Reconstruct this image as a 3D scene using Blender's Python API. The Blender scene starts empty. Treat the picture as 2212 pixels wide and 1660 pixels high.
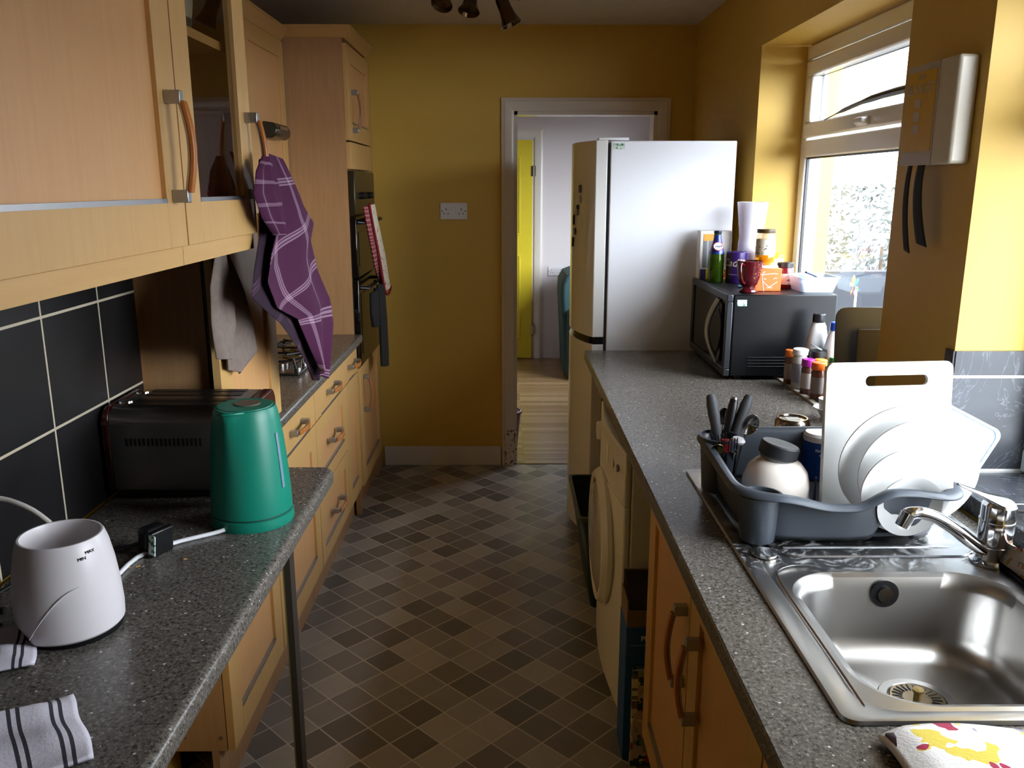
import bpy, math, random
from mathutils import Vector, Matrix
random.seed(7)
S = bpy.context.scene
COL = S.collection
PI = math.pi

# ------------------------------------------------------------------ camera
cam = bpy.data.cameras.new('camera'); camo = bpy.data.objects.new('camera', cam); COL.objects.link(camo)
PITCH = math.atan(428/1820); YAW = math.atan(12/1820)
camo.location = (0, 0, 1.59)
camo.rotation_euler = (PI/2 - PITCH, 0, -YAW)
cam.sensor_fit = 'HORIZONTAL'; cam.sensor_width = 36.0; cam.lens = 1820/2212*36.0
cam.clip_start = 0.02
S.camera = camo

# ------------------------------------------------------------------ light
world = bpy.data.worlds.new('sky'); S.world = world; world.use_nodes = True
bgn = world.node_tree.nodes['Background']
bgn.inputs[0].default_value = (0.87, 0.935, 1.0, 1)
# overcast sky, brighter round the veiled sun behind and to the right of the camera
_w = world.node_tree; _g = _w.nodes.new('ShaderNodeTexCoord'); _d = _w.nodes.new('ShaderNodeVectorMath'); _d.operation = 'DOT_PRODUCT'
_w.links.new(_g.outputs['Generated'], _d.inputs[0]); _d.inputs[1].default_value = Vector((.54, -.76, .36)).normalized()
_m = _w.nodes.new('ShaderNodeMapRange'); _m.interpolation_type = 'SMOOTHSTEP'; _w.links.new(_d.outputs['Value'], _m.inputs[0])
_m.inputs[1].default_value = .40; _m.inputs[2].default_value = 1.0; _m.inputs[3].default_value = 9.5; _m.inputs[4].default_value = 26.0
_w.links.new(_m.outputs[0], bgn.inputs[1])

def portal(loc, rot, sx, sy):
    l = bpy.data.lights.new('window_daylight', 'AREA'); l.shape = 'RECTANGLE'; l.size = sx; l.size_y = sy
    l.cycles.is_portal = True
    o = bpy.data.objects.new('window_daylight', l); COL.objects.link(o); o.location = loc; o.rotation_euler = rot
portal((1.33, 2.86, 1.53), (0, PI/2, 0), 1.25, 1.32)
portal((1.33, 1.19, 1.53), (0, PI/2, 0), 1.25, 1.34)
portal((1.45, 6.3, 1.45), (0, PI/2, 0), 1.2, 1.2)

S.view_settings.view_transform = 'Standard'
try: S.view_settings.look = 'None'
except Exception: pass
S.view_settings.exposure = 0.0
S.view_settings.gamma = 1.0
S.view_settings.use_curve_mapping = False
S.cycles.max_bounces = 10
S.cycles.diffuse_bounces = 6
S.cycles.glossy_bounces = 5
S.cycles.transparent_max_bounces = 12
S.cycles.sample_clamp_indirect = 8.0
S.cycles.caustics_reflective = False
S.cycles.caustics_refractive = False
try: S.cycles.use_denoising = True
except Exception: pass

# ------------------------------------------------------------------ node helpers
def lin(c):
    if isinstance(c, str):
        c = c.lstrip('#'); c = [int(c[i:i+2], 16)/255 for i in (0, 2, 4)]
        c = [x/12.92 if x <= .04045 else ((x+.055)/1.055)**2.4 for x in c]
    return (c[0], c[1], c[2], 1)

class NT:
    def __init__(s, name):
        s.m = bpy.data.materials.new(name); s.m.use_nodes = True
        s.t = s.m.node_tree; s.b = s.t.nodes['Principled BSDF']; s.out = s.t.nodes['Material Output']
    def n(s, typ, **k):
        x = s.t.nodes.new(typ)
        for a, v in k.items(): setattr(x, a, v)
        return x
    def l(s, a, b): s.t.links.new(a, b)
    def val(s, sock, v):
        if isinstance(v, (int, float)): sock.default_value = v
        elif isinstance(v, (tuple, list)): sock.default_value = v
        else: s.l(v, sock)
    def math(s, op, a, b=0.0, c=None):
        x = s.n('ShaderNodeMath', operation=op); s.val(x.inputs[0], a); s.val(x.inputs[1], b)
        if c is not None: s.val(x.inputs[2], c)
        return x.outputs[0]
    def mix(s, f, a, b, blend='MIX'):
        x = s.n('ShaderNodeMix', data_type='RGBA', blend_type=blend)
        s.val(x.inputs[0], f); s.val(x.inputs[6], a); s.val(x.inputs[7], b); return x.outputs[2]
    def obj(s):
        return s.n('ShaderNodeTexCoord').outputs['Object']
    def uv(s):
        return s.n('ShaderNodeTexCoord').outputs['UV']
    def mapping(s, v, scale=(1, 1, 1), rot=(0, 0, 0), loc=(0, 0, 0)):
        x = s.n('ShaderNodeMapping'); s.l(v, x.inputs[0]); x.inputs['Scale'].default_value = scale
        x.inputs['Rotation'].default_value = rot; x.inputs['Location'].default_value = loc; return x.outputs[0]
    def noise(s, v, scale, detail=4, rough=.55, dist=0):
        x = s.n('ShaderNodeTexNoise'); s.l(v, x.inputs['Vector']); x.inputs['Scale'].default_value = scale
        x.inputs['Detail'].default_value = detail; x.inputs['Roughness'].default_value = rough
        x.inputs['Distortion'].default_value = dist; return x.outputs[0]
    def voro(s, v, scale, out='Distance', feature='F1'):
        x = s.n('ShaderNodeTexVoronoi', feature=feature); s.l(v, x.inputs['Vector']); x.inputs['Scale'].default_value = scale
        return x.outputs[out]
    def ramp(s, f, stops, interp='LINEAR'):
        x = s.n('ShaderNodeValToRGB'); s.val(x.inputs[0], f); r = x.color_ramp; r.interpolation = interp
        while len(r.elements) < len(stops): r.elements.new(.5)
        for e, (p, c) in zip(r.elements, stops): e.position = p; e.color = lin(c)
        return x.outputs[0]
    def bump(s, h, strength=.2, dist=.002):
        x = s.n('ShaderNodeBump'); s.l(h, x.inputs['Height']); x.inputs['Strength'].default_value = strength
        x.inputs['Distance'].default_value = dist; s.l(x.outputs[0], s.b.inputs['Normal'])
    def set(s, color=None, rough=None, metal=None, **k):
        if color is not None: s.val(s.b.inputs['Base Color'], lin(color) if isinstance(color, (str,)) else color)
        if rough is not None: s.val(s.b.inputs['Roughness'], rough)
        if metal is not None: s.val(s.b.inputs['Metallic'], metal)
        for a, v in k.items(): s.val(s.b.inputs[a.replace('_', ' ')], v)
        return s.m

def plain(name, color, rough=.5, metal=0.0, spread=.08, scale=25, bump=0.0, coat=0.0):
    """plain surface with a little procedural unevenness"""
    t = NT(name); v = t.obj(); n = t.noise(v, scale, 4)
    c = lin(color)
    lo = tuple(x*(1-spread) for x in c[:3])+(1,); hi = tuple(min(1, x*(1+spread)) for x in c[:3])+(1,)
    t.set(t.mix(n, lo, hi), rough, metal)
    if coat: t.b.inputs['Coat Weight'].default_value = coat
    if bump: t.bump(t.noise(v, scale*8, 3), bump, .001)
    return t.m

def wood(name, c1, c2, axis=2, rough=.42):
    t = NT(name); sc = [22, 22, 22]; sc[axis] = 1.6
    v = t.mapping(t.obj(), scale=tuple(sc)); n = t.noise(v, 3.0, 6, .6, .4)
    fine = t.noise(t.mapping(t.obj(), scale=tuple(x*5 for x in sc)), 3.0, 2)
    f = t.math('ADD', t.math('MULTIPLY', n, .8), t.math('MULTIPLY', fine, .2))
    t.set(t.ramp(f, [(.3, c1), (.7, c2)]), rough); t.bump(f, .05, .001)
    return t.m

def cells(name, U, V, size, off, stops, grout, gw, rough=.5, cloud=.25, groutrough=.8, cloudscale=9, bumpy=.3, interp='CONSTANT', vein=None):
    """a grid of tiles on the plane spanned by the directions U and V"""
    t = NT(name); p = t.obj()
    def dot(W):
        x = t.n('ShaderNodeVectorMath', operation='DOT_PRODUCT'); t.l(p, x.inputs[0]); x.inputs[1].default_value = W
        return x.outputs['Value']
    u = t.math('DIVIDE', t.math('SUBTRACT', dot(U), off[0]), size[0])
    v = t.math('DIVIDE', t.math('SUBTRACT', dot(V), off[1]), size[1])
    iu = t.math('FLOOR', u); iv = t.math('FLOOR', v); fu = t.math('FRACT', u); fv = t.math('FRACT', v)
    cb = t.n('ShaderNodeCombineXYZ'); t.l(iu, cb.inputs[0]); t.l(iv, cb.inputs[1])
    wn = t.n('ShaderNodeTexWhiteNoise', noise_dimensions='3D'); t.l(cb.outputs[0], wn.inputs[0])
    col = t.ramp(wn.outputs['Value'], stops, interp)
    cl = t.noise(p, cloudscale, 6, .65, .6)
    k = t.math('ADD', 1-cloud, t.math('MULTIPLY', cl, cloud*2))
    sc = t.n('ShaderNodeVectorMath', operation='SCALE'); t.l(col, sc.inputs[0]); t.l(k, sc.inputs['Scale'])
    base = sc.outputs[0]
    if vein:
        w = t.noise(p, 3.2, 5, .7, 1.6); d = t.math('ABSOLUTE', t.math('SUBTRACT', w, .5))
        base = t.mix(t.ramp(d, [(0, (.5, .5, .5)), (.008, (0, 0, 0))]), base, lin(vein))
    def edge(f, s_):
        return t.math('LESS_THAN', t.math('MULTIPLY', t.math('SUBTRACT', .5, t.math('ABSOLUTE', t.math('SUBTRACT', f, .5))), s_), gw/2)
    g = t.math('MAXIMUM', edge(fu, size[0]), edge(fv, size[1]))
    t.set(t.mix(g, base, lin(grout)), t.math('ADD', rough, t.math('MULTIPLY', g, groutrough-rough)))
    if bumpy: t.bump(t.math('SUBTRACT', t.math('MULTIPLY', cl, .25), g), bumpy, .001)
    return t.m

def speckle(name, base, dark, light, rough=.38):
    t = NT(name); v = t.obj()
    n = t.noise(v, 170, 4, .8)
    c = t.ramp(n, [(.38, dark), (.45, base), (.53, base), (.60, '7a746c'), (.68, 'a39c92')])
    br = t.noise(v, 90, 3, .7)
    c = t.mix(t.ramp(br, [(.56, (0, 0, 0)), (.66, (.55, .55, .55))]), c, lin('3d3029'))
    for sc, th, rd in ((230, .80, .34), (120, .86, .30)):
        vd = t.voro(v, sc); wn = t.voro(v, sc, 'Color')
        sep = t.n('ShaderNodeSeparateColor'); t.l(wn, sep.inputs[0])
        spot = t.math('MULTIPLY', t.math('LESS_THAN', vd, t.math('MULTIPLY', sep.outputs[1], rd)), t.math('GREATER_THAN', sep.outputs[0], th))
        c = t.mix(t.math('MULTIPLY', spot, sep.outputs[2]), c, lin(light))
    t.set(c, rough); t.bump(n, .05, .001)
    return t.m

def emit(name, c, s):
    t = NT(name); t.set(c, .5); t.b.inputs['Emission Color'].default_value = lin(c); t.b.inputs['Emission Strength'].default_value = s; return t.m

def pane(name, tint=(1, 1, 1), rough=0.0, gain=1.0):
    t = NT(name); t.t.nodes.remove(t.b)
    tr = t.n('ShaderNodeBsdfTransparent'); tr.inputs[0].default_value = tint+(1,)
    gl = t.n('ShaderNodeBsdfGlossy'); gl.inputs['Roughness'].default_value = rough
    fr = t.n('ShaderNodeFresnel'); fr.inputs[0].default_value = 1.5
    front = t.math('SUBTRACT', 1.0, t.n('ShaderNodeNewGeometry').outputs['Backfacing'])
    mx = t.n('ShaderNodeMixShader'); t.l(t.math('MULTIPLY', t.math('MULTIPLY', fr.outputs[0], gain), front), mx.inputs[0]); t.l(tr.outputs[0], mx.inputs[1]); t.l(gl.outputs[0], mx.inputs[2])
    t.l(mx.outputs[0], t.out.inputs[0]); return t.m

def clear(name, color, rough=.1, trans=.85, ior=1.3):
    """thin see-through plastic or glass"""
    t = NT(name); t.t.nodes.remove(t.b)
    tr = t.n('ShaderNodeBsdfTransparent'); tr.inputs[0].default_value = lin(color)
    pr = t.n('ShaderNodeBsdfPrincipled'); pr.inputs['Base Color'].default_value = lin(color); pr.inputs['Roughness'].default_value = rough
    mx = t.n('ShaderNodeMixShader'); mx.inputs[0].default_value = trans; t.l(pr.outputs[0], mx.inputs[1]); t.l(tr.outputs[0], mx.inputs[2])
    t.l(mx.outputs[0], t.out.inputs[0]); return t.m

def steel(name, c='b9b9bb', rough=.3, smear=True, dirt=None):
    t = NT(name); v = t.obj(); n = t.noise(v, 9, 3, .5)
    r = t.ramp(n, [(.3, (rough*.85,)*3), (.7, (min(1, rough*1.3),)*3)])
    br = t.noise(t.mapping(v, scale=(8, 400, 400)), 3, 2)
    t.set(t.mix(t.math('MULTIPLY', br, .18), lin(c), lin('8f9094')), r if smear else rough, 1.0); t.bump(br, .03, .0005)
    if dirt:
        sp = t.n('ShaderNodeSeparateXYZ'); t.l(v, sp.inputs[0])
        far = t.n('ShaderNodeMapRange'); t.l(sp.outputs[1], far.inputs[0]); far.inputs[1].default_value = -.07; far.inputs[2].default_value = -.02
        m = t.math('MULTIPLY', t.ramp(t.noise(t.mapping(v, scale=(1, 1, 1)), 14, 8, .72, 3.0), [(.50, (0, 0, 0)), (.66, (.85, .85, .85))]), t.math('MULTIPLY', far.outputs[0], t.math('GREATER_THAN', sp.outputs[2], .001)))
        t.val(t.b.inputs['Metallic'], t.math('SUBTRACT', 1.0, m)); t.val(t.b.inputs['Base Color'], t.mix(m, lin(c), lin('c2c6cc'))); t.val(t.b.inputs['Roughness'], t.math('ADD', rough, t.math('MULTIPLY', m, .4)))
    return t.m

def plaid(name, base, stripe, nu, nv, dark=None, widths=((.44, .455), (.475, .50), (.52, .535)), amt=.55):
    t = NT(name); sp = t.n('ShaderNodeSeparateXYZ'); t.l(t.uv(), sp.inputs[0])
    def band(s, n):
        f = t.math('FRACT', t.math('MULTIPLY', s, n)); tot = None
        for a, b in widths:
            w = t.math('MULTIPLY', t.math('GREATER_THAN', f, a), t.math('LESS_THAN', f, b))
            tot = w if tot is None else t.math('MAXIMUM', tot, w)
        return tot
    k = t.math('ADD', t.math('MULTIPLY', band(sp.outputs[0], nu), amt), t.math('MULTIPLY', band(sp.outputs[1], nv), amt))
    k = t.math('MINIMUM', k, 1.0)
    n = t.noise(t.obj(), 220, 3, .7)
    c = t.mix(t.math('MULTIPLY', n, .35), lin(base), lin(dark or '000000')); c = t.mix(k, c, lin(stripe))
    t.set(c, .95); t.bump(n, .35, .002); return t.m

def patches(name, base, spots, scale=14, rough=.9, bump=.4):
    """printed cloth or carton: patches of colour on a base"""
    t = NT(name); v = t.obj(); c = lin(base)
    for i, (col, th) in enumerate(spots):
        nn = t.noise(t.mapping(v, loc=(i*3.7, i*1.9, i*5.1)), scale, 2, .5, .3)
        c = t.mix(t.math('GREATER_THAN', nn, th), c, lin(col))
    t.set(c, rough)
    if bump: t.bump(t.noise(v, 260, 3), bump, .002)
    return t.m

# ------------------------------------------------------------------ mesh helpers
class MB:
    def __init__(s): s.v = []; s.f = []; s.m = []; s.uvs = {}; s.sharp = 35
    def quad(s, pts, m=0):
        k = len(s.v); s.v += [tuple(p) for p in pts]; s.f.append(tuple(range(k, k+len(pts)))); s.m.append(m); return s
    def box(s, lo, hi, m=0):
        x0, y0, z0 = [min(a, b) for a, b in zip(lo, hi)]; x1, y1, z1 = [max(a, b) for a, b in zip(lo, hi)]
        k = len(s.v)
        s.v += [(x0, y0, z0), (x1, y0, z0), (x1, y1, z0), (x0, y1, z0), (x0, y0, z1), (x1, y0, z1), (x1, y1, z1), (x0, y1, z1)]
        for f in ((0, 3, 2, 1), (4, 5, 6, 7), (0, 1, 5, 4), (1, 2, 6, 5), (2, 3, 7, 6), (3, 0, 4, 7)):
            s.f.append(tuple(k+i for i in f)); s.m.append(m)
        return s
    def obox(s, c, size, M, m=0):
        """box of a size about c, turned by matrix M"""
        k = len(s.v); hx, hy, hz = [d/2 for d in size]
        for p in ((-hx, -hy, -hz), (hx, -hy, -hz), (hx, hy, -hz), (-hx, hy, -hz), (-hx, -hy, hz), (hx, -hy, hz), (hx, hy, hz), (-hx, hy, hz)):
            s.v.append(tuple(Vector(c) + M @ Vector(p)))
        for f in ((0, 3, 2, 1), (4, 5, 6, 7), (0, 1, 5, 4), (1, 2, 6, 5), (2, 3, 7, 6), (3, 0, 4, 7)):
            s.f.append(tuple(k+i for i in f)); s.m.append(m)
        return s
    def rings(s, rings, m=0, caps=True, closed=True):
        k = len(s.v); n = len(rings[0])
        for r in rings: s.v += [tuple(p) for p in r]
        for i in range(len(rings)-1):
            for j in range(n if closed else n-1):
                a = k+i*n+j; b = k+i*n+(j+1) % n
                s.f.append((a, b, b+n, a+n)); s.m.append(m)
        if caps and closed:
            s.f.append(tuple(k+j for j in reversed(range(n)))); s.m.append(m)
            s.f.append(tuple(k+(len(rings)-1)*n+j for j in range(n))); s.m.append(m)
        return s
    def lathe(s, prof, c=(0, 0, 0), n=32, m=0, axis=(0, 0, 1), caps=True, sx=1, sy=1):
        q = Vector((0, 0, 1)).rotation_difference(Vector(axis).normalized()).to_matrix(); c = Vector(c)
        s.rings([[c + q @ Vector((r*sx*math.cos(2*PI*i/n), r*sy*math.sin(2*PI*i/n), z)) for i in range(n)] for r, z in prof], m, caps); return s
    def cyl(s, p0, p1, r0, r1=None, n=20, m=0):
        p0 = Vector(p0); p1 = Vector(p1); d = p1-p0
        return s.lathe([(r0, 0), (r0 if r1 is None else r1, d.length)], p0, n, m, d)
    def tube(s, pts, r, n=10, m=0, smooth=3, flat=1.0):
        pts = [Vector(p) for p in pts]
        if smooth and len(pts) > 2:
            q = []
            for i in range(len(pts)-1):
                p0 = pts[max(i-1, 0)]; p1 = pts[i]; p2 = pts[i+1]; p3 = pts[min(i+2, len(pts)-1)]
                for k in range(smooth):
                    t = k/smooth
                    q.append(.5*((2*p1)+(-p0+p2)*t+(2*p0-5*p1+4*p2-p3)*t*t+(-p0+3*p1-3*p2+p3)*t**3))
            pts = q+[pts[-1]]
        R = []; up = None
        for i, p in enumerate(pts):
            d = (pts[min(i+1, len(pts)-1)]-pts[max(i-1, 0)]).normalized()
            if up is None: up = d.orthogonal().normalized()
            up = (up-d*up.dot(d)).normalized(); w = d.cross(up)
            rr = r[min(i*len(r)//len(pts), len(r)-1)] if isinstance(r, (list, tuple)) else r
            R.append([p+up*rr*math.cos(2*PI*j/n)+w*rr*flat*math.sin(2*PI*j/n) for j in range(n)])
        return s.rings(R, m)
    def prism(s, poly, a, b, plane='xy', m=0):
        def P(u, v, w): return {'xy': (u, v, w), 'xz': (u, w, v), 'yz': (w, u, v)}[plane]
        return s.rings([[P(u, v, a) for u, v in poly], [P(u, v, b) for u, v in poly]], m)
    def grid(s, fn, nu, nv, m=0):
        k = len(s.v)
        for j in range(nv+1):
            for i in range(nu+1):
                s.uvs[len(s.v)] = (i/nu, j/nv); s.v.append(tuple(fn(i/nu, j/nv)))
        for j in range(nv):
            for i in range(nu):
                a = k+j*(nu+1)+i; s.f.append((a, a+1, a+nu+2, a+nu+1)); s.m.append(m)
        return s
    def build(s, name, mat, parent=None, bevel=0, origin=None, solid=0, sub=0, sharp=None, fix=True, segs=2):
        if origin is None:
            origin = Vector((0, 0, 0)); p = parent
            while p is not None: origin = origin+p.location; p = p.parent
        origin = Vector(origin)
        me = bpy.data.meshes.new(name)
        me.from_pydata([tuple(Vector(v)-origin) for v in s.v], [], s.f)
        for mt in (mat if isinstance(mat, (list, tuple)) else [mat]): me.materials.append(mt)
        for p, mi in zip(me.polygons, s.m): p.material_index = mi; p.use_smooth = True
        if s.uvs:
            uvl = me.uv_layers.new(name='UVMap')
            for lp in me.loops: uvl.data[lp.index].uv = s.uvs.get(lp.vertex_index, (0, 0))
        if fix and not s.uvs:
            import bmesh
            bm = bmesh.new(); bm.from_mesh(me); bmesh.ops.recalc_face_normals(bm, faces=bm.faces); bm.to_mesh(me); bm.free()
        me.set_sharp_from_angle(angle=math.radians(sharp or s.sharp))
        o = bpy.data.objects.new(name, me); COL.objects.link(o)
        if parent is not None: o.parent = parent
        else: o.location = origin
        if solid:
            md = o.modifiers.new('thickness', 'SOLIDIFY'); md.thickness = solid; md.offset = 0
        if bevel:
            md = o.modifiers.new('bevel', 'BEVEL'); md.width = bevel; md.segments = segs; md.limit_method = 'ANGLE'; md.angle_limit = math.radians(40)
        if sub:
            md = o.modifiers.new('smooth', 'SUBSURF'); md.levels = sub; md.render_levels = sub
        return o

def tag(o, label=None, cat=None, group=None, kind=None):
    if label: o['label'] = label
    if cat: o['category'] = cat
    if group: o['group'] = group
    if kind: o['kind'] = kind
    return o
def thing(name, label, cat, loc=(0, 0, 0), group=None):
    o = bpy.data.objects.new(name, None); COL.objects.link(o); o.location = loc; o.empty_display_size = .05
    return tag(o, label, cat, group)
def struct(o): o['kind'] = 'structure'; return o

def text(s, size, loc, rot, mat, name, parent, extrude=.0004, bold=0, bend=None, shear=0, align='CENTER'):
    cu = bpy.data.curves.new('t', 'FONT'); cu.body = s; cu.size = size; cu.extrude = extrude; cu.align_x = align; cu.align_y = 'CENTER'; cu.offset = bold; cu.shear = shear
    cu.resolution_u = 3
    ob = bpy.data.objects.new('t', cu); COL.objects.link(ob)
    me = bpy.data.meshes.new_from_object(ob.evaluated_get(bpy.context.evaluated_depsgraph_get()))
    bpy.data.objects.remove(ob)
    M = Matrix.Translation(Vector(loc)) @ rot.to_4x4()
    for v in me.vertices:
        c = v.co
        if bend:  # wrap round an upright cylinder of radius bend; loc is the axis, rot the heading
            a = c.x/bend; c = Vector((math.sin(a)*(bend+c.z), c.y, math.cos(a)*(bend+c.z)))
        v.co = M @ c
    org = Vector((0, 0, 0)); p = parent
    while p is not None: org = org+p.location; p = p.parent
    for v in me.vertices: v.co = v.co-org
    me.materials.clear(); me.materials.append(mat)
    o = bpy.data.objects.new(name, me); COL.objects.link(o); o.parent = parent; return o
def rz(d): return Matrix.Rotation(math.radians(d), 3, 'Z')
FACE_NY = Matrix.Rotation(PI/2, 3, 'X')              # reads from -Y
FACE_NX = rz(-90) @ FACE_NY                           # reads from -X
FACE_PX = rz(90) @ FACE_NY

# ------------------------------------------------------------------ materials
YEL = plain('yellow_paint', 'cda748', .55, spread=.05, scale=6, bump=.08)
WHT = plain('white_gloss', 'd8d3cc', .3, spread=.05)
PLWALL = plain('white_emulsion', 'd9d3d6', .8, spread=.03, scale=4)
t = NT('artex_ceiling'); v = t.obj(); n = t.noise(v, 55, 5, .7); t.set(t.mix(n, lin('c6c1b9'), lin('e2ded6')), .9); t.bump(n, .7, .006); CEIL = t.m
FLOOR = cells('vinyl_tile', (.70711, .70711, 0), (-.70711, .70711, 0), (.105, .105), (1.706, 1.877),
    [(0, '6a6763'), (.17, '7a7672'), (.34, '8f8b86'), (.5, '9c9892'), (.67, '84807c'), (.83, 'a8a49d')], 'c6c1b8', .0045, .36, .12, .5, 12, .12)
LAM = cells('laminate', (1, 0, 0), (0, 1, 0), (.9, .035), (.1, 0), [(0, '84694a'), (.25, '957a57'), (.5, 'a38a66'), (.75, '8c7150')], '6f5a40', .0012, .3, .2, .4, 14, .02)
TILE_B = cells('black_tile', (0, 1, 0), (0, 0, 1), (.2315, .2225), (1.606, 1.122), [(0, '161415'), (.5, '1b1919')], 'b9ad96', .0055, .42, .8, .8, 7, .35)
TILE_G = cells('grey_marble_tile', (1, 0, 0), (0, 0, 1), (.5, .22), (.95, .954), [(0, '2f3136'), (.5, '36383d')], 'dcdcda', .006, .38, .85, .7, 6, .2, vein='6d7178')
TILE_S = cells('grey_marble_sill', (1, 0, 0), (0, 1, 0), (.5, .2), (.95, 1.63), [(0, '2f3136'), (.5, '36383d')], 'dcdcda', .005, .25, .85, .7, 6, .2, vein='6d7178')
BEECH = wood('beech_frame', 'c79c60', 'cfa568', 2)
BEECHP = wood('beech_panel', 'cc9964', 'd4a26d', 2)
BEECHY = wood('beech_frame_across', 'c79c60', 'cfa568', 1)
BEECHC = wood('beech_carcase', 'a77f56', 'b88d62', 2, .5)
DARKIN = wood('shadow_carcase', '7a5a38', '86643f', 2, .6)
TRIMM = plain('satin_metal', 'a7a9ad', .35, .9, .05)
ORANGE = wood('cherry_grip', 'a8602c', 'c07c3c', 2, .3)
TOPM = speckle('speckled_laminate', '615c56', '272421', 'e2ded6', .27)
TOPR = TOPM
STEEL = steel('sink_steel', 'adaba8', .3, dirt=1.43)
STEELD = steel('drainer_steel', 'a4a7ad', .24)
CHROME = plain('chrome', 'c9c9cc', .1, 1.0, .03)
CHROMED = plain('dull_chrome', '9b9690', .22, 1.0, .1)
BLACK = plain('black_plastic', '0e0e10', .35, 0, .1)
BLACKG = plain('black_gloss', '08080a', .08, 0, .1)
BLACKM = plain('black_metal', '0b0c0f', .38, 0, .1)
BLACKM.node_tree.nodes['Principled BSDF'].inputs['Specular IOR Level'].default_value = .3
GREYP = plain('grey_plastic', '3f454e', .42, 0, .06, bump=.05)
WHITEP = plain('white_plastic', 'e6e6ea', .3, 0, .02)
CREAMP = plain('cream_enamel', 'e0ddd2', .25, 0, .03)
FRIDGE = plain('fridge_enamel', 'e3e4ea', .3, 0, .015, 10)
FRIDGED = plain('fridge_door_enamel', 'd9d8d4', .1, 0, .015, 10)
UPVC = plain('upvc', 'ebe9e4', .25, 0, .02)
CERAM = plain('white_ceramic', 'dadad8', .12, 0, .02)
GLASS = pane('window_glass', (.98, .99, 1), 0, 1.0)
CABGLASS = pane('cupboard_glass', (.86, .84, .80), .02, 1.2)
TEAL = plain('teal_plastic', '0a7c66', .38, 0, .05)
YDOOR = plain('yellow_door_paint', 'd9c62e', .4, 0, .04)
GREYLINE = plain('grey_rubber', '6d6d70', .6)

# ================================================================== SETTING
DX0, DX1, DZ = .03, .82, 1.99        # doorway
b = MB(); b.box((-1.5, -1.62, -.06), (1.3, 4.705, 0)); struct(b.build('floor', FLOOR))
b = MB(); b.box((-1.6, 4.705, -.06), (1.44, 8.0, .004)); struct(b.build('floor', LAM))
b = MB(); b.box((-1.5, -1.62, 2.41), (1.3, 4.84, 2.5)); struct(b.build('ceiling', CEIL))
b = MB(); b.box((-1.6, 4.84, 2.41), (1.44, 8.0, 2.5)); struct(b.build('ceiling', PLWALL))
# far wall with doorway
b = MB(); b.box((-1.4, 4.705, 0), (DX0, 4.835, 2.41)); b.box((DX1, 4.705, 0), (1.3, 4.835, 2.41)); b.box((DX0, 4.705, DZ), (DX1, 4.835, 2.41)); struct(b.build('wall_far', YEL))
# left wall: the near part stands forward
b = MB(); b.box((-1.4, -1.62, 0), (-.90, 2.03, 2.41)); b.box((-1.4, 2.03, 0), (-1.28, 4.705, 2.41)); struct(b.build('wall_left', YEL))
# right wall with two window openings
W1, W2, WT, WB, SB = (2.22, 3.50), (.50, 1.84), 2.125, .91, .95
b = MB(); X0, X1 = 1.0, 1.32
b.box((X0, -1.62, 0), (X1, 4.84, WB)); b.box((X0, -1.62, WT), (X1, 4.84, 2.41))
b.box((X0, -1.62, WB), (X1, W2[0], WT)); b.box((X0, W2[1], WB), (X1, W1[0], WT)); b.box((X0, W1[1], WB), (X1, 4.84, WT))
struct(b.build('wall_right', YEL))
# back wall behind the camera
b = MB(); b.box((-1.4, -1.62, 0), (1.3, -1.5, 2.41)); struct(b.build('wall_back', YEL))
# tiled splashback left, tile edge line, baseboard
struct(MB().box((-.90, -1.0, .91), (-.892, 2.02, 1.52)).build('trim_1', TILE_B))
b = MB(); b.prism([(0, 0), (0, .105), (.006, .112), (.014, .116), (.014, 0)], -.71, -.035, 'yz')
b.v = [(x, 4.705-y, z) for x, y, z in b.v]
struct(b.build('baseboard_far', WHT, bevel=.002))
# tiled return and sills
struct(MB().box((1.0, 1.832, SB), (1.25, 1.842, 1.232)).box((.995, 1.835, SB), (1.001, 1.87, 1.232)).build('trim_2', TILE_G))
struct(MB().box((.985, W2[0], WB), (1.26, 1.84, SB)).build('trim_3', TILE_S, bevel=.003))
struct(MB().box((.995, W1[0], WB-.01), (1.25, W1[1], .918)).build('trim_4', plain('dark_sill_tile', '2c2c2f', .3)))
struct(MB().box((.976, 2.25, .909), (.995, 3.5, .916)).build('trim_5', plain('old_sealant', 'b9b2a4', .6, 0, .3, 60)))
struct(MB().box((-.735, 2.03, .911), (-.7, 2.034, .913)).build('trim_6', WHT))

# door casing round the doorway (an empty opening with its frame)
def casing(name, x0, x1, zt, y, w, mat, dep, side=-1):
    prof = [(0, 0), (0, .012), (w*.25, .02), (w*.72, .02), (w*.82, .014), (w, .012), (w, 0)]
    b = MB()
    for xs, sg in ((x0, -1), (x1, 1)):
        b.rings([[(xs+sg*u, y+side*v, 0) for u, v in prof], [(xs+sg*u, y+side*v, zt+u) for u, v in prof]])
    b.rings([[(x0-u, y+side*v, zt+u) for u, v in prof], [(x1+u, y+side*v, zt+u) for u, v in prof]])
    if dep: 
        b.box((x0, y, 0), (x0+.018, y+dep, zt)); b.box((x1-.018, y, 0), (x1, y+dep, zt)); b.box((x0, y, zt-.018), (x1, y+dep, zt))
    return struct(b.build(name, mat))
t = NT('chipped_gloss'); v = t.obj(); sp = t.n('ShaderNodeSeparateXYZ'); t.l(v, sp.inputs[0])
chip = t.math('MULTIPLY', t.math('GREATER_THAN', t.noise(v, 60, 4, .7), .57), t.math('LESS_THAN', sp.outputs[2], .22))
t.set(t.mix(chip, lin('dad2c8'), lin('5a4638')), .25); CHIP = t.m
casing('door_1', DX0+.012, DX1-.012, DZ-.012, 4.705, .068, CHIP, .13)

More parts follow.
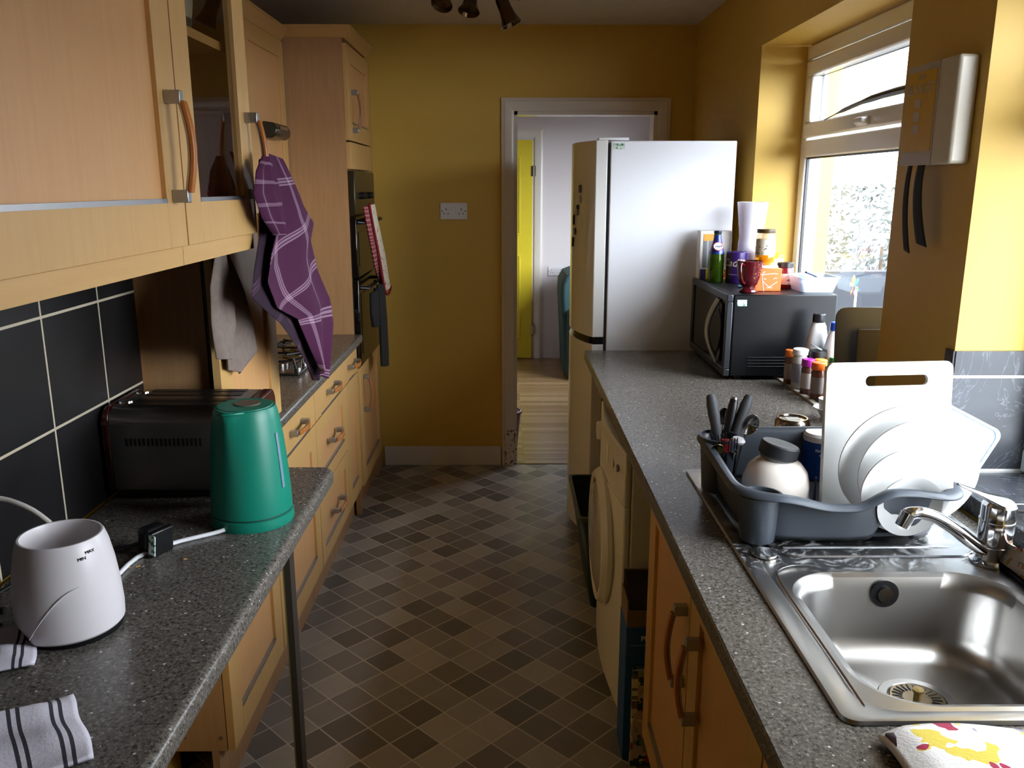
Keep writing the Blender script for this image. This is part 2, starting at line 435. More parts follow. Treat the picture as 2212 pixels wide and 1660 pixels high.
# the room beyond
b = MB(); b.box((-1.6, 7.82, 0), (1.44, 7.95, 2.41)); struct(b.build('wall_far', PLWALL))
b = MB(); b.box((-1.7, 4.835, 0), (-1.6, 7.95, 2.41)); struct(b.build('wall_left', PLWALL))
b = MB(); b.box((1.32, 4.835, 0), (1.44, 5.7, 2.41)); b.box((1.32, 6.9, 0), (1.44, 7.95, 2.41)); b.box((1.32, 5.7, 0), (1.44, 6.9, .85)); b.box((1.32, 5.7, 2.05), (1.44, 6.9, 2.41))
struct(b.build('wall_right', PLWALL))
struct(MB().box((1.35, 5.7, .85), (1.40, 5.77, 2.05)).box((1.35, 6.83, .85), (1.40, 6.9, 2.05)).box((1.35, 5.77, .85), (1.40, 6.83, .92)).box((1.35, 5.77, 1.98), (1.40, 6.83, 2.05)).build('window_3', UPVC))
struct(MB().box((.43, 7.805, 0), (1.32, 7.82, .09)).build('baseboard_far', WHT))
struct(MB().box((-1.6, 4.836, 0), (-.06, 4.842, 2.41)).box((.92, 4.836, 0), (1.32, 4.842, 2.41)).build('wall_back', PLWALL))
d2 = struct(MB().box((-.53, 7.79, .01), (.235, 7.815, 1.99)).build('door_2', YDOOR, bevel=.002))
for z0, z1 in ((1.15, 1.85), (.2, .98)):
    for x0, x1 in ((-.44, -.21), (-.10, .13)):
        b = MB(); w = .02
        b.box((x0, 7.784, z0), (x1, 7.792, z0+w)); b.box((x0, 7.784, z1-w), (x1, 7.792, z1)); b.box((x0, 7.784, z0+w), (x0+w, 7.792, z1-w)); b.box((x1-w, 7.784, z0+w), (x1, 7.792, z1-w))
        b.build('panel_moulding', YDOOR, d2, bevel=.004)
for z in (.28, 1.72):
    MB().cyl((.243, 7.782, z-.045), (.243, 7.782, z+.045), .007, n=10).box((.225, 7.783, z-.045), (.262, 7.79, z+.045)).build('hinge', CHROMED, d2)
casing('trim_7', -.55, .255, 2.01, 7.82, .075, WHT, 0)
struct(MB().box((1.42, 4.2, 2.35), (1.4, 4.2, 2.36)).build('trim_8', WHT)) if False else None

# ------------------------------------------------------------------ windows
def frame(b, x0, x1, y0, y1, z0, z1, w, m=0):
    b.box((x0, y0, z0), (x1, y1, z0+w), m); b.box((x0, y0, z1-w), (x1, y1, z1), m)
    b.box((x0, y0, z0+w), (x1, y0+w, z1-w), m); b.box((x0, y1-w, z0+w), (x1, y1, z1-w), m)
def window(name, y0, y1, z0):
    b = MB(); frame(b, 1.18, 1.25, y0, y1, z0, 2.12, .055); b.box((1.18, y0+.055, 1.70), (1.25, y1-.055, 1.765)); w = struct(b.build(name, UPVC, bevel=.006))
    b = MB(); frame(b, 1.165, 1.215, y0+.062, y1-.062, 1.772, 2.058, .058); sash = b.build('window_sash', UPVC, w, bevel=.008)
    b = MB(); frame(b, 1.205, 1.212, y0+.112, y1-.112, 1.822, 2.008, .01); b.build('gasket', BLACK, sash)
    MB().box((1.200, y0+.118, 1.83), (1.204, y1-.118, 2.0)).build('window_pane', GLASS, w)
    b = MB(); frame(b, 1.19, 1.2, y0+.05, y1-.05, z0+.05, 1.705, .012); b.build('gasket', BLACK, w)
    MB().box((1.205, y0+.05, z0+.05), (1.209, y1-.05, 1.705)).build('window_pane', GLASS, w)
    b = MB(); yc = (y0+y1)/2; b.box((1.155, yc-.045, 1.782), (1.166, yc+.045, 1.812)); b.box((1.135, yc-.05, 1.786), (1.157, yc+.012, 1.806)); b.build('window_handle', WHITEP, w, bevel=.005)
    return w
w1 = window('window_1', W1[0], W1[1], .915)
MB().tube([(1.16, 3.2, 1.825), (1.15, 3.0, 1.842), (1.14, 2.75, 1.856), (1.14, 2.5, 1.86), (1.15, 2.3, 1.855)], [.003, .009, .013, .014, .014], flat=.8).build('window_stay', BLACK, w1)
w2 = window('window_2', W2[0], W2[1], .95)

# ------------------------------------------------------------------ outside
struct(MB().box((1.4, -8, -.3), (30, 30, -.25)).build('floor', plain('pale_paving', '333539', .8, 0, .15, 3)))
t = tag(MB().box((6.5, -3, -.25), (6.7, 9.2, 1.05)).build('garden_wall', cells('pale_block', (0, 1, 0), (0, 0, 1), (.44, .21), (0, 0), [(0, '77746e'), (.5, '6d6a65')], '8a8782', .012, .9), origin=(6.6, 3, -.25)), 'pale block garden wall seen through the far window pane', 'wall')
def shrub(loc, r, h):
    rnd = random.Random(3); b = MB()
    for i in range(1700):
        a = rnd.uniform(0, 2*PI); q = rnd.random()**.5*r; z = rnd.uniform(.1, h); s = .025+rnd.random()*.035
        c = Vector((loc[0]+math.cos(a)*q, loc[1]+math.sin(a)*q, loc[2]+z)); d = Vector((rnd.gauss(0, 1), rnd.gauss(0, 1), rnd.gauss(0, 1))).normalized(); e = d.orthogonal().normalized()
        b.quad([c-d*s, c+e*s*.4, c+d*s, c-e*s*.4])
    t = thing('garden_shrub', 'grey-green shrub growing before the garden wall outside the window', 'shrub', loc)
    b.build('foliage', plain('grey_leaf', '343a33', .8, 0, .3), t); MB().cyl(loc, (loc[0], loc[1], loc[2]+h*.6), .04, .02, 8).build('stem', plain('bark', '6a5a4a', .9), t)
shrub((4.65, 10.5, -.25), .9, 1.85)
tag(MB().box((1.4, 9.2, -.25), (6.7, 9.4, .68)).build('garden_wall', plain('grey_render', '2a2d33', .8, 0, .2, 3), origin=(4, 9.3, -.25)), 'low grey garden wall across the end of the yard outside', 'wall')

# ================================================================== FITTED UNITS
def handle_mb(x, y, z, sg, vertical, L=.17):
    """bow handle standing out from x by sg; grip of orange wood"""
    b = MB()
    def at(u, w): # u along handle, w outwards
        return (x+sg*w, y, z+u) if vertical else (x+sg*w, y+u, z)
    for e in (-1, 1):
        c = at(e*L/2, .014); q = (.028, .018, .022) if vertical else (.028, .022, .018)
        b.box([c[i]-q[i]/2 for i in range(3)], [c[i]+q[i]/2 for i in range(3)], 0)
    n = 9; R0 = []; R1 = []
    for i in range(n):
        u = (i/(n-1)-.5)*(L-.012); w = .026+.012*math.cos(u/L*PI)
        for R, w0, w1, hw in ((R0, w-.006, w, .006), (R1, w, w+.007, .008)):
            ring = []
            for ww, hh in ((w0, -hw), (w1, -hw), (w1, hw), (w0, hw)):
                p = list(at(u, ww)); p[1 if vertical else 2] += hh; ring.append(p)
            R.append(ring)
    b.rings(R0, 0); b.rings(R1, 1); return b
def door(parent, x, y0, y1, z0, z1, sg=1, w=.075, handle=None, hl=.17, glass=False, name='door', strip=True, flat=False):
    """framed door; x its outer face, sg the way it faces"""
    xi = x-sg*.02; b = MB()
    if flat: b.box((xi, y0, z0), (x, y1, z1))
    else:
        b.box((xi, y0, z0), (x, y0+w, z1)); b.box((xi, y1-w, z0), (x, y1, z1)); b.box((xi, y0+w, z0), (x, y1-w, z0+w)); b.box((xi, y0+w, z1-w), (x, y1-w, z1))
    d = b.build(name, BEECH, parent, bevel=.0012)
    if not flat:
        if glass: MB().box((x-sg*.013, y0+w, z0+w), (x-sg*.009, y1-w, z1-w)).build('glass_pane', CABGLASS, d)
        else: MB().box((x-sg*.016, y0+w, z0+w), (x-sg*.009, y1-w, z1-w)).build('door_panel', BEECHP, d)
        if strip: MB().box((x-sg*.012, y0+w, z0+w-.001), (x+sg*.001, y1-w, z0+w+.007)).build('metal_strip', TRIMM, d)
    if handle:
        for (hy, hz, vert) in handle: handle_mb(x, hy, hz, sg, vert, hl).build('handle', [TRIMM, ORANGE], d, bevel=.0015)
    return d

# --- wall cupboards, near left
XF = -.58
def wallcup(label, y0, y1, glass, hy):
    t = thing('wall_cupboard', label, 'cupboard', (-.74, (y0+y1)/2, 1.485))
    b = MB(); x0, x1 = -.90, XF-.021
    b.box((x0, y0, 1.486), (x1, y1, 1.504)); b.box((x0, y0, 2.2), (x1, y1, 2.218)); b.box((x0, y0, 1.504), (x1, y0+.018, 2.2)); b.box((x0, y1-.018, 1.504), (x1, y1, 2.2)); b.box((x0, y0+.018, 1.504), (x0+.006, y1-.018, 2.2))
    b.build('body', BEECHC, t)
    if glass: MB().box((x0+.006, y0+.018, 1.872), (x1-.012, y1-.018, 1.890)).build('shelf', BEECH, t)
    door(t, XF, y0+.002, y1-.002, 1.484, 2.216, 1, .078, [(hy, 1.655, True)], .165, glass)
    MB().box((XF-.03, y0, 1.448), (XF-.012, y1, 1.484)).build('pelmet', BEECHY, t)
    return t
wallcup('solid beech wall cupboard nearest the camera, upper left', .72, 1.56, False, 1.51)
wallcup('glass-fronted beech wall cupboard with a purple towel on its handle', 1.562, 2.0, True, 1.962)
tag(MB().prism([(-.90, 2.218), (-.56, 2.218), (-.53, 2.26), (-.53, 2.275), (-.90, 2.275)], .72, 2.0, 'xz').build('cornice', BEECHY, origin=(-.7, 1.36, 2.218)), 'beech cornice on top of the two near wall cupboards', 'cornice')
# contents of the glass cupboard
b = MB(); b.lathe([(.036, 0), (.045, .012), (.047, .07), (.044, .07), (.041, .012)], (-.66, 1.70, 1.891), 28); tag(b.build('white_bowl', CERAM, origin=(-.66, 1.70, 1.891)), 'white straight-sided bowl on the shelf behind cupboard glass', 'bowl')
t = thing('storage_jar', 'large frosted jar on the shelf behind the cupboard glass', 'jar', (-.70, 1.83, 1.891))
MB().lathe([(.06, 0), (.062, .03)], (-.70, 1.83, 1.891), 28).build('base', plain('jar_green', '2c3b36', .5), t)
MB().lathe([(.062, .03), (.066, .06), (.066, .19), (.05, .21), (.05, .24)], (-.70, 1.83, 1.891), 28).build('body', plain('frosted_jar', 'a9a08e', .5), t)
tag(MB().obox((-.82, 1.80, 1.60), (.012, .26, .19), rz(0)).build('white_card', plain('grey_card', 'b4aeb0', .7), origin=(-.82, 1.8, 1.505)), 'white card sheet standing at the back of the glass cupboard', 'card')
tag(MB().obox((-.76, 1.76, 1.56), (.09, .24, .11), rz(0)).build('cardboard_box', plain('brown_card', '6b5335', .8), origin=(-.76, 1.76, 1.505), bevel=.003), 'low brown cardboard box inside the glass wall cupboard', 'box')
tag(MB().lathe([(.055, 0), (.06, .02), (.05, .06), (.025, .09), (.005, .1)], (-.69, 1.90, 1.505), 20).build('tin', plain('maroon_tin', '5c2230', .4), origin=(-.69, 1.9, 1.505)), 'dark red domed tin inside the glass cupboard', 'tin')

# --- upright cupboard standing on the worktop end
t = thing('dresser_cupboard', 'beech upright cupboard with a grey cloth on it, past the toaster', 'cupboard', (-.95, 2.27, .91))
XD = -.695
MB().box((-1.27, 2.035, .915), (-.735, 2.053, 1.6)).box((-1.27, 2.50, .915), (-.735, 2.518, 1.6)).box((-1.27, 2.053, 1.582), (-.735, 2.50, 1.6)).box((-1.27, 2.053, .915), (-.735, 2.5, .93)).box((-1.27, 2.053, .93), (-1.26, 2.5, 1.582)).build('body', BEECHC, t)
MB().box((-.734, 2.04, .92), (-.720, 2.51, 1.595)).build('door_gap_shade', BLACK, t)  # black slab stands in for the shade in the gap behind the door
door(t, XD, 2.005, 2.52, .912, 1.6, 1, .085, None)

# --- near base unit under the overhanging worktop
XB = -.71
def base(label, y0, y1, fronts, x=XB, sg=1, back=-.89, name='base_cupboard', z1=.87, top=True, plinth=True):
    t = thing(name, label, 'cupboard', ((x+back)/2, (y0+y1)/2, 0)); xi = x-sg*.022
    b = MB(); zs = z1 if top else .735; b.box((back, y0, .15), (xi, y0+.018, zs)); b.box((back, y1-.018, .15), (xi, y1, zs))
    if not top: b.box((xi-sg*.05, y0, .735), (xi, y0+.018, z1)); b.box((xi-sg*.05, y1-.018, .735), (xi, y1, z1))
    b.box((back, y0+.018, .15), (xi, y1-.018, .168)); b.box((back if top else xi-sg*.05, y0+.018, z1-.018), (xi, y1-.018, z1)); b.box((back, y0+.018, .168), (back+sg*.006, y1-.018, z1-.018)); b.build('body', BEECHC, t)
    if plinth: MB().box((xi-sg*.04, y0, 0), (xi-sg*.022, y1, .149)).build('plinth', BEECHC, t)
    g = .0025
    for kind, a0, a1, hs in fronts:
        if kind == 'door': door(t, x, y0+g, y1-g, a0, a1, sg, .078, hs, .165)
        elif kind == 'drawer': door(t, x, y0+g, y1-g, a0, a1, sg, .06, hs, .15, name='drawer')
        elif kind == 'flatdrawer':
            d = door(t, x, y0+g, y1-g, a0, a1, sg, .06, hs, .15, name='drawer', flat=True)
            MB().box((x-sg*.002, y0+.10, a0-.001), (x+sg*.0015, y1-.10, a0+.006)).build('metal_strip', TRIMM, d)
    return t
ub = base('near beech base cupboard whose screwed side panel faces the camera', 1.93, 2.43, [('door', .15, .868, [])])
for yx, zz in ((-.84, .19), (-.745, .19)): MB().cyl((yx, 1.931, zz), (yx, 1.927, zz), .004, n=10).build('screw', CHROMED, ub)
base('beech base cupboard with one drawer beside the hob, far left run', 2.432, 3.018, [('flatdrawer', .735, .865, [(2.73, .80, False)]), ('door', .15, .728, [])], back=-1.27)
base('beech base unit with three drawers in the middle of the far left run', 3.022, 3.60, [('flatdrawer', .735, .865, [(3.31, .80, False)]), ('drawer', .445, .728, [(3.31, .60, False)]), ('drawer', .15, .438, [(3.31, .30, False)])], back=-1.27)
base('narrow beech base cupboard next to the oven tower', 3.602, 3.925, [('flatdrawer', .735, .865, [(3.77, .80, False)]), ('door', .15, .728, [])], back=-1.27)

# --- oven tower
TY0, TY1 = 3.93, 4.53
t = thing('oven_tower', 'tall beech oven housing at the end of the left run', 'cupboard', (-.98, 4.23, 0))
MB().box((-1.27, TY0, 0), (-.72, TY0+.02, 2.22)).build('side_panel', BEECHC, t)
MB().box((-1.27, TY1-.02, 0), (-.72, TY1, 2.22)).build('side_panel', BEECHC, t)
MB().box((-1.27, TY0+.02, 1.66), (-.735, TY1-.02, 1.675)).box((-1.27, TY0+.02, 2.2), (-.735, TY1-.02, 2.22)).box((-1.27, TY0+.02, .70), (-.735, TY1-.02, .75)).box((-1.27, TY0+.02, .15), (-.735, TY1-.02, .168)).build('shelf', BEECHC, t)
MB().box((-.76, TY0, 0), (-.745, TY1, .149)).build('plinth', BEECHC, t)
door(t, -.70, TY0+.004, TY1-.004, 1.79, 2.2, 1, .075, [(TY0+.09, 1.92, True)], .165)
door(t, -.70, TY0+.004, TY1-.004, 1.665, 1.783, 1, .05, None, flat=True, name='fascia')
door(t, -.70, TY0+.004, TY1-.004, .15, .74, 1, .075, [(TY0+.09, .60, True)], .165)
b = MB()
b.prism([(-1.27, 2.221), (-.71, 2.221), (-.675, 2.255), (-.675, 2.27), (-1.27, 2.27)], TY0, TY1, 'xz')
b.prism([(TY0, 2.221), (TY0-.03, 2.255), (TY0-.03, 2.27), (TY0, 2.27)], -1.27, -.675, 'yz')
b.build('cornice', BEECHY, t)
tag(MB().box((-1.27, 4.532, 0), (-.725, 4.70, 2.22)).build('filler_panel', BEECHC, origin=(-1, 4.6, 0)), 'beech filler between oven tower and yellow far wall', 'panel')
# oven
t = thing('built_in_oven', 'black built-in double oven hung with red and black mitts', 'oven', (-.95, 4.23, .751))
MB().box((-1.25, 3.955, .753), (-.722, 4.505, 1.655)).build('body', BLACK, t)
MB().box((-.719, 3.94, 1.46), (-.69, 4.52, 1.657)).build('control_panel', plain('oven_panel', '3b3526', .25, .5), t, bevel=.003)
for y in (4.1, 4.16, 4.3, 4.36): MB().cyl((-.69, y, 1.545), (-.672, y, 1.545), .017, .015, 18).build('control_knob', BLACK, t)
for z0, z1, hz in ((1.17, 1.452, 1.425), (.753, 1.163, 1.12)):
    d = MB().box((-.719, 3.94, z0), (-.69, 4.52, z1)).build('oven_door', BLACKG, t, bevel=.004)
    MB().box((-.690, 3.99, z0+.05), (-.688, 4.47, z1-.07)).build('door_window', plain('oven_glass', '1d190f', .06), d)
    MB().tube([(-.69, 3.98, hz), (-.655, 3.99, hz), (-.655, 4.47, hz), (-.69, 4.48, hz)], .009, 10, smooth=0).build('door_handle', BLACK, d)
# far wall cupboards over the hob and hood
t = thing('wall_cupboard', 'beech wall cupboard over the hob beside the oven tower', 'cupboard', (-1.13, 3.5, 1.5))
MB().box((-1.27, 3.05, 1.5), (-.995, 3.92, 2.2)).build('body', BEECHC, t)
door(t, -.975, 3.33, 3.915, 1.5, 2.2, 1, .07, None); door(t, -.975, 3.05, 3.326, 1.5, 2.2, 1, .07, None)
MB().prism([(-1.27, 2.201), (-.975, 2.201), (-.945, 2.24), (-.945, 2.255), (-1.27, 2.255)], 2.6, 3.895, 'xz').build('cornice', BEECHY, t)
t = thing('extractor_hood', 'dark extractor hood visor seen behind the orange-gripped handle', 'hood', (-.93, 3.62, 1.79))
b = MB(); b.prism([(-.974, 1.79), (-.94, 1.79), (-.92, 1.802), (-.915, 1.826), (-.93, 1.85), (-.974, 1.856)], 3.52, 3.74, 'xz'); b.v = [(x, y, z-.012) for x, y, z in b.v]; b.build('visor', plain('hood_dark', '2b2a22', .25), t, bevel=.006)
MB().box((-.917, 3.56, 1.814), (-.9135, 3.68, 1.826)).build('badge', CHROME, t)

# --- worktops
def roundedrect(x0, y0, x1, y1, r, n=5, corners=(1, 1, 1, 1)):
    P = []
    for (cx, cy, a0, on) in ((x1-r, y1-r, 0, corners[0]), (x0+r, y1-r, 90, corners[1]), (x0+r, y0+r, 180, corners[2]), (x1-r, y0+r, 270, corners[3])):
        if on:
            for i in range(n+1):
                a = math.radians(a0+90*i/n); P.append((cx+r*math.cos(a), cy+r*math.sin(a)))
        else: P.append((x1 if a0 in (0, 270) else x0, y1 if a0 in (0, 90) else y0))
    return P
b = MB(); b.prism(roundedrect(-.892, -.9, -.427, 2.003, .035, 5, (1, 0, 0, 0)), .87, .91)
tag(b.build('worktop', TOPM, bevel=.013, segs=4, origin=(-.65, 1, .87)), 'speckled brown-grey worktop carrying the kettle and toaster', 'worktop')
b = MB(); b.prism([(-1.278, 2.05), (-.9, 2.05), (-.9, 2.02), (-.678, 2.02), (-.678, 3.928), (-1.278, 3.928)], .871, .91)
b.v = [(x, y, z) for x, y, z in b.v]
tag(b.build('worktop', TOPM, bevel=.012, segs=4, origin=(-.98, 3, .87)), 'speckled worktop with the gas hob, along the far left run', 'worktop')
# upright strip under the overhang
t = thing('support_strip', 'thin dark upright strip under the near left worktop edge', 'support', (-.447, 1.60, 0))
MB().box((-.4555, 1.59, 0), (-.4425, 1.625, .869)).build('post', plain('dark_edging', '3a342e', .45, .2), t)
MB().box((-.4585, 1.59, 0), (-.4556, 1.625, .869)).build('edge_trim', plain('brass_edge', '8a8152', .4, .4), t)
# hob
t = thing('gas_hob', 'chrome and black gas hob partly hidden behind the purple towel', 'hob', (-.98, 3.3, .91))
MB().box((-1.2, 3.02, .911), (-.76, 3.6, .921)).build('hob_plate', plain('hob_steel', '55524d', .25, .9), t, bevel=.004)
for cx, cy in ((-.87, 3.17), (-.87, 3.45), (-1.09, 3.17), (-1.09, 3.45)):
    q = MB().lathe([(.0, 0), (.045, 0), (.045, .012), (.03, .02), (0, .022)], (cx, cy, .921), 24).build('burner', CHROMED, t)
    b = MB()
    for i in range(4):
        a = PI/4+i*PI/2; c, s_ = math.cos(a), math.sin(a)
        b.tube([(cx+c*.03, cy+s_*.03, .957), (cx+c*.1, cy+s_*.1, .957), (cx+c*.115, cy+s_*.115, .922)], .005, 6, smooth=0)
    b.tube([(cx+.09*math.cos(k*PI/6), cy+.09*math.sin(k*PI/6), .952) for k in range(13)], .005, 6, smooth=0); b.build('pan_support', BLACK, q)
for i in range(4): MB().cyl((-.79, 3.12+i*.1, .921), (-.79, 3.12+i*.1, .945), .016, .014, 16).build('control_knob', CHROME, t)

# ------------------------------------------------------------------ on the near left worktop
# toaster
t = thing('toaster', 'four-slot chrome toaster with dark red ends behind the green kettle', 'toaster', (-.72, 1.88, .91))
y0, y1, z0, z1 = 1.772, 1.985, .932, 1.118
def toprof(g=0, r=.032):
    P = [(y0-g, z0-g), (y0-g, z1-r)]
    for i in range(7): a = PI-PI/2*i/6; P.append((y0+r+(r+g)*math.cos(a), z1-r+(r+g)*math.sin(a)))
    for i in range(7): a = PI/2-PI/2*i/6; P.append((y1-r+(r+g)*math.cos(a), z1-r+(r+g)*math.sin(a)))
    P += [(y1+g, z0-g)]; return P
t_body = MB().prism(toprof(), -.868, -.585, 'yz').build('body', plain('toaster_chrome', '8a8581', .28, 1.0, .1, 9), t, bevel=.002)
RED = plain('toaster_red', '3a1512', .2)
MB().prism(toprof(.001), -.884, -.8685, 'yz').build('end_cap', RED, t, bevel=.004)
MB().prism(toprof(.001), -.5845, -.560, 'yz').build('end_cap', RED, t, bevel=.008)
for yy in (1.815, 1.853, 1.905, 1.943): MB().box((-.835, yy-.011, z1-.004), (-.615, yy+.011, z1+.0012)).build('slot', BLACK, t_body)
for yy in (1.834, 1.924):
    MB().lathe([(0, 0), (.016, 0), (.015, .004), (0, .005)], (-.852, yy, z1), 16).build('slot_button', CHROME, t)
for i in range(18): MB().box((-.835+i*.0095, y0-.0016, 1.035), (-.8305+i*.0095, y0+.001, 1.052)).build('vent_slot', BLACK, t_body)
MB().box((-.865, 1.785, .914), (-.60, 1.97, .931)).build('base', BLACK, t)
for x in (-.85, -.60):
    for y in (1.80, 1.96): MB().cyl((x, y, .9102), (x, y, .914), .01, n=10).build('foot', BLACK, t)
# kettle
kc = (-.532, 1.66)
t = thing('kettle', 'teal green plastic kettle with scuffed lid on its base', 'kettle', (kc[0], kc[1], .9102))
C = (kc[0], kc[1], .9102)
b = MB(); n = 48; rings = []
prof = [(.0815, .026), (.0818, .04), (.080, .08), (.0765, .13), (.072, .18), (.066, .222), (.0625, .240), (.0600, .2455)]
for r, z in prof:
    R = []
    for i in range(n):
        a = 2*PI*i/n; k = math.exp(-((a-math.radians(255))/.26)**2)*max(0, (z-.15)/.1)**1.3
        rr = r+k*.016; R.append((C[0]+rr*math.cos(a), C[1]+rr*math.sin(a), C[2]+z+k*.004))
    rings.append(R)
b.rings(rings); b.build('body', TEAL, t)
MB().lathe([(.0, .0), (.083, .0), (.0845, .004), (.0835, .021), (.081, .0225)], C, 48).build('base', TEAL, t)
MB().lathe([(0, 0), (.081, 0), (.081, .0036)], (C[0], C[1], C[2]+.0225), 40).build('seam', plain('kettle_gap', '0a3a30', .6), t)
l = MB().lathe([(0, .0), (.054, .0), (.055, -.002)], (C[0], C[1], C[2]+.2475), 40).build('lid', TEAL, t)
MB().lathe([(.016, 0), (.026, 0), (.026, .0016), (.018, .002)], (C[0]+.003, C[1]+.008, C[2]+.2476), 28).build('lid_recess', plain('worn_ring', '6d5f50', .4), l)
MB().lathe([(0, 0), (.0155, 0), (.0155, .0006)], (C[0]+.003, C[1]+.008, C[2]+.2476), 28).build('lid_hole', plain('dark_hole', '07342b', .5), l)
b = MB(); a = math.radians(-20)
def kx(r, z, da): return (C[0]+r*math.cos(a+da), C[1]+r*math.sin(a+da), C[2]+z)
b.rings([[kx(rr+.0012, z, -.05), kx(rr+.0012, z, .05), kx(rr-.004, z, .05), kx(rr-.004, z, -.05)] for rr, z in ((.0803, .08), (.0770, .125), (.073, .17), (.0705, .195))]); b.build('water_window', plain('pale_window', '6f8a9a', .25), t)
tag(MB().tube([(-.566, 1.583, .918), (-.585, 1.573, .915), (-.612, 1.553, .915), (-.65, 1.522, .915), (-.69, 1.46, .915), (-.695, 1.37, .915), (-.72, 1.33, .915), (-.80, 1.32, .915)], .0042).build('power_cable', WHITEP, origin=(-.6, 1.5, .911)), 'white cord running from the teal kettle across the worktop', 'cord')
# small pouring lip
MB().tube([(C[0]-.036, C[1]-.058, C[2]+.243), (C[0]-.018, C[1]-.082, C[2]+.247), (C[0]+.004, C[1]-.075, C[2]+.247), (C[0]+.015, C[1]-.061, C[2]+.245)], .003, 8).build('spout_lip', TEAL, t)
# bottle warmer
wc = (-.686, 1.212)
t = thing('bottle_warmer', 'white tapered open-topped warmer at the left of the worktop', 'warmer', (wc[0], wc[1], .9102))
b = MB(); n = 56; rings = []
for r, z in [(.074, .010), (.0775, .014), (.0785, .035), (.0765, .07), (.072, .11), (.066, .142), (.0615, .156), (.0595, .1595), (.0565, .1595), (.055, .156), (.054, .12), (.05, .09), (.0, .088)]:
    R = []
    for i in range(n):
        a = 2*PI*i/n; x = r*math.cos(a); y = r*math.sin(a)
        d = (-.75*x-.66*y)
        if z < .05 and d > .058+z*.5 and r > .05: k = (.058+z*.5)/d; x *= k; y *= k
        R.append((wc[0]+x, wc[1]+y, .9102+z))
    rings.append(R)
b.rings(rings); b.build('body', plain('warm_white', 'd9d3d6', .33, 0, .02), t)
MB().lathe([(0, 0), (.07, 0), (.072, .01), (0, .01)], (wc[0]+.003, wc[1]+.003, .9102), 40).build('base', BLACK, t)
b = MB(); pts = []
for i in range(15):
    u = i/14; a = math.radians(-108+60*u); z = .022+.075*math.sin(u*PI*.5); r = .0795-.0022*(z/.05)
    pts.append((wc[0]+r*math.cos(a), wc[1]+r*math.sin(a), .9102+z))
b.tube(pts, .0012, 6, smooth=0); b.build('seam', WHITEP, t)
text('MIN', .007, (wc[0], wc[1], .9102+.137), rz(50) @ FACE_NY, BLACK, 'lettering', t, bend=.0674)
text('MAX', .007, (wc[0], wc[1], .9102+.144), rz(62) @ FACE_NY, BLACK, 'lettering', t, bend=.0660)
tag(MB().tube([(-.735, 1.31, .95), (-.755, 1.335, 1.01), (-.79, 1.345, 1.045), (-.83, 1.35, 1.066), (-.87, 1.35, 1.075), (-.888, 1.30, 1.08)], .0045).build('white_flex', plain('white_flex', 'cfc8c0', .4), origin=(-.8, 1.34, .911)), 'white flex rising behind the white warmer to the tiled wall', 'cord')
# black plug
t = thing('black_plug', 'black plug with green and white test label lying on worktop', 'plug', (-.672, 1.50, .9102))
M = rz(-28) @ Matrix.Rotation(math.radians(8), 3, 'Y')
MB().obox((-.676, 1.50, .938), (.028, .048, .05), M).build('plug_body', BLACK, t, bevel=.008)
MB().obox((-.655, 1.488, .936), (.012, .052, .052), M).build('plug_face', BLACK, t, bevel=.003)
MB().obox((-.6605, 1.4625, .938), (.016, .002, .04), M).build('test_label', patches('label_gw', 'dfe8e0', [('1e7a50', .56)], 120, .5, 0), t)
tag(MB().tube([(-.69, 1.50, .935), (-.71, 1.505, .922), (-.745, 1.49, .915), (-.80, 1.44, .915), (-.85, 1.38, .915), (-.87, 1.30, .915)], .0035).build('black_flex', BLACK, origin=(-.78, 1.45, .911)), 'thin black flex leading from the black plug to the wall', 'cord')
# white plug and leads left of the warmer
t = thing('white_plug', 'white plug and loose leads at the left edge of the worktop', 'plug', (-.855, 1.25, .9102))
MB().obox((-.862, 1.235, .937), (.03, .05, .05), rz(-30)).build('plug_body', WHITEP, t, bevel=.008)
MB().cyl((-.845, 1.24, .945), (-.826, 1.26, .95), .008, n=14).build('plug_end', WHITEP, t)
MB().tube([(-.85, 1.23, .93), (-.82, 1.22, .922), (-.80, 1.215, .916), (-.83, 1.20, .915), (-.875, 1.205, .915)], .004).build('lead', plain('grey_lead', '9a948a', .5), t)
MB().tube([(-.84, 1.24, .938), (-.82, 1.235, .93), (-.80, 1.23, .93)], .006).build('lead', BLACK, t)
MB().rings([[(-.89, 1.24, .93), (-.885, 1.22, .93), (-.872, 1.22, .93), (-.872, 1.24, .93)], [(-.875, 1.25, 1.0), (-.874, 1.249, 1.0), (-.873, 1.249, 1.0), (-.873, 1.25, 1.0)]]).build('cut_tag', WHITEP, t)
# crumbs
b = MB()
for x, y, s in ((-.675, 1.43, .004), (-.69, 1.425, .003), (-.60, 1.46, .003)): b.obox((x, y, .912), (s*2, s, .002), rz(s*9000))
tag(b.build('crumbs', plain('crumb', 'b98a4e', .9), origin=(-.66, 1.44, .911)), 'few toast crumbs beside the black plug', 'crumbs', kind='stuff')
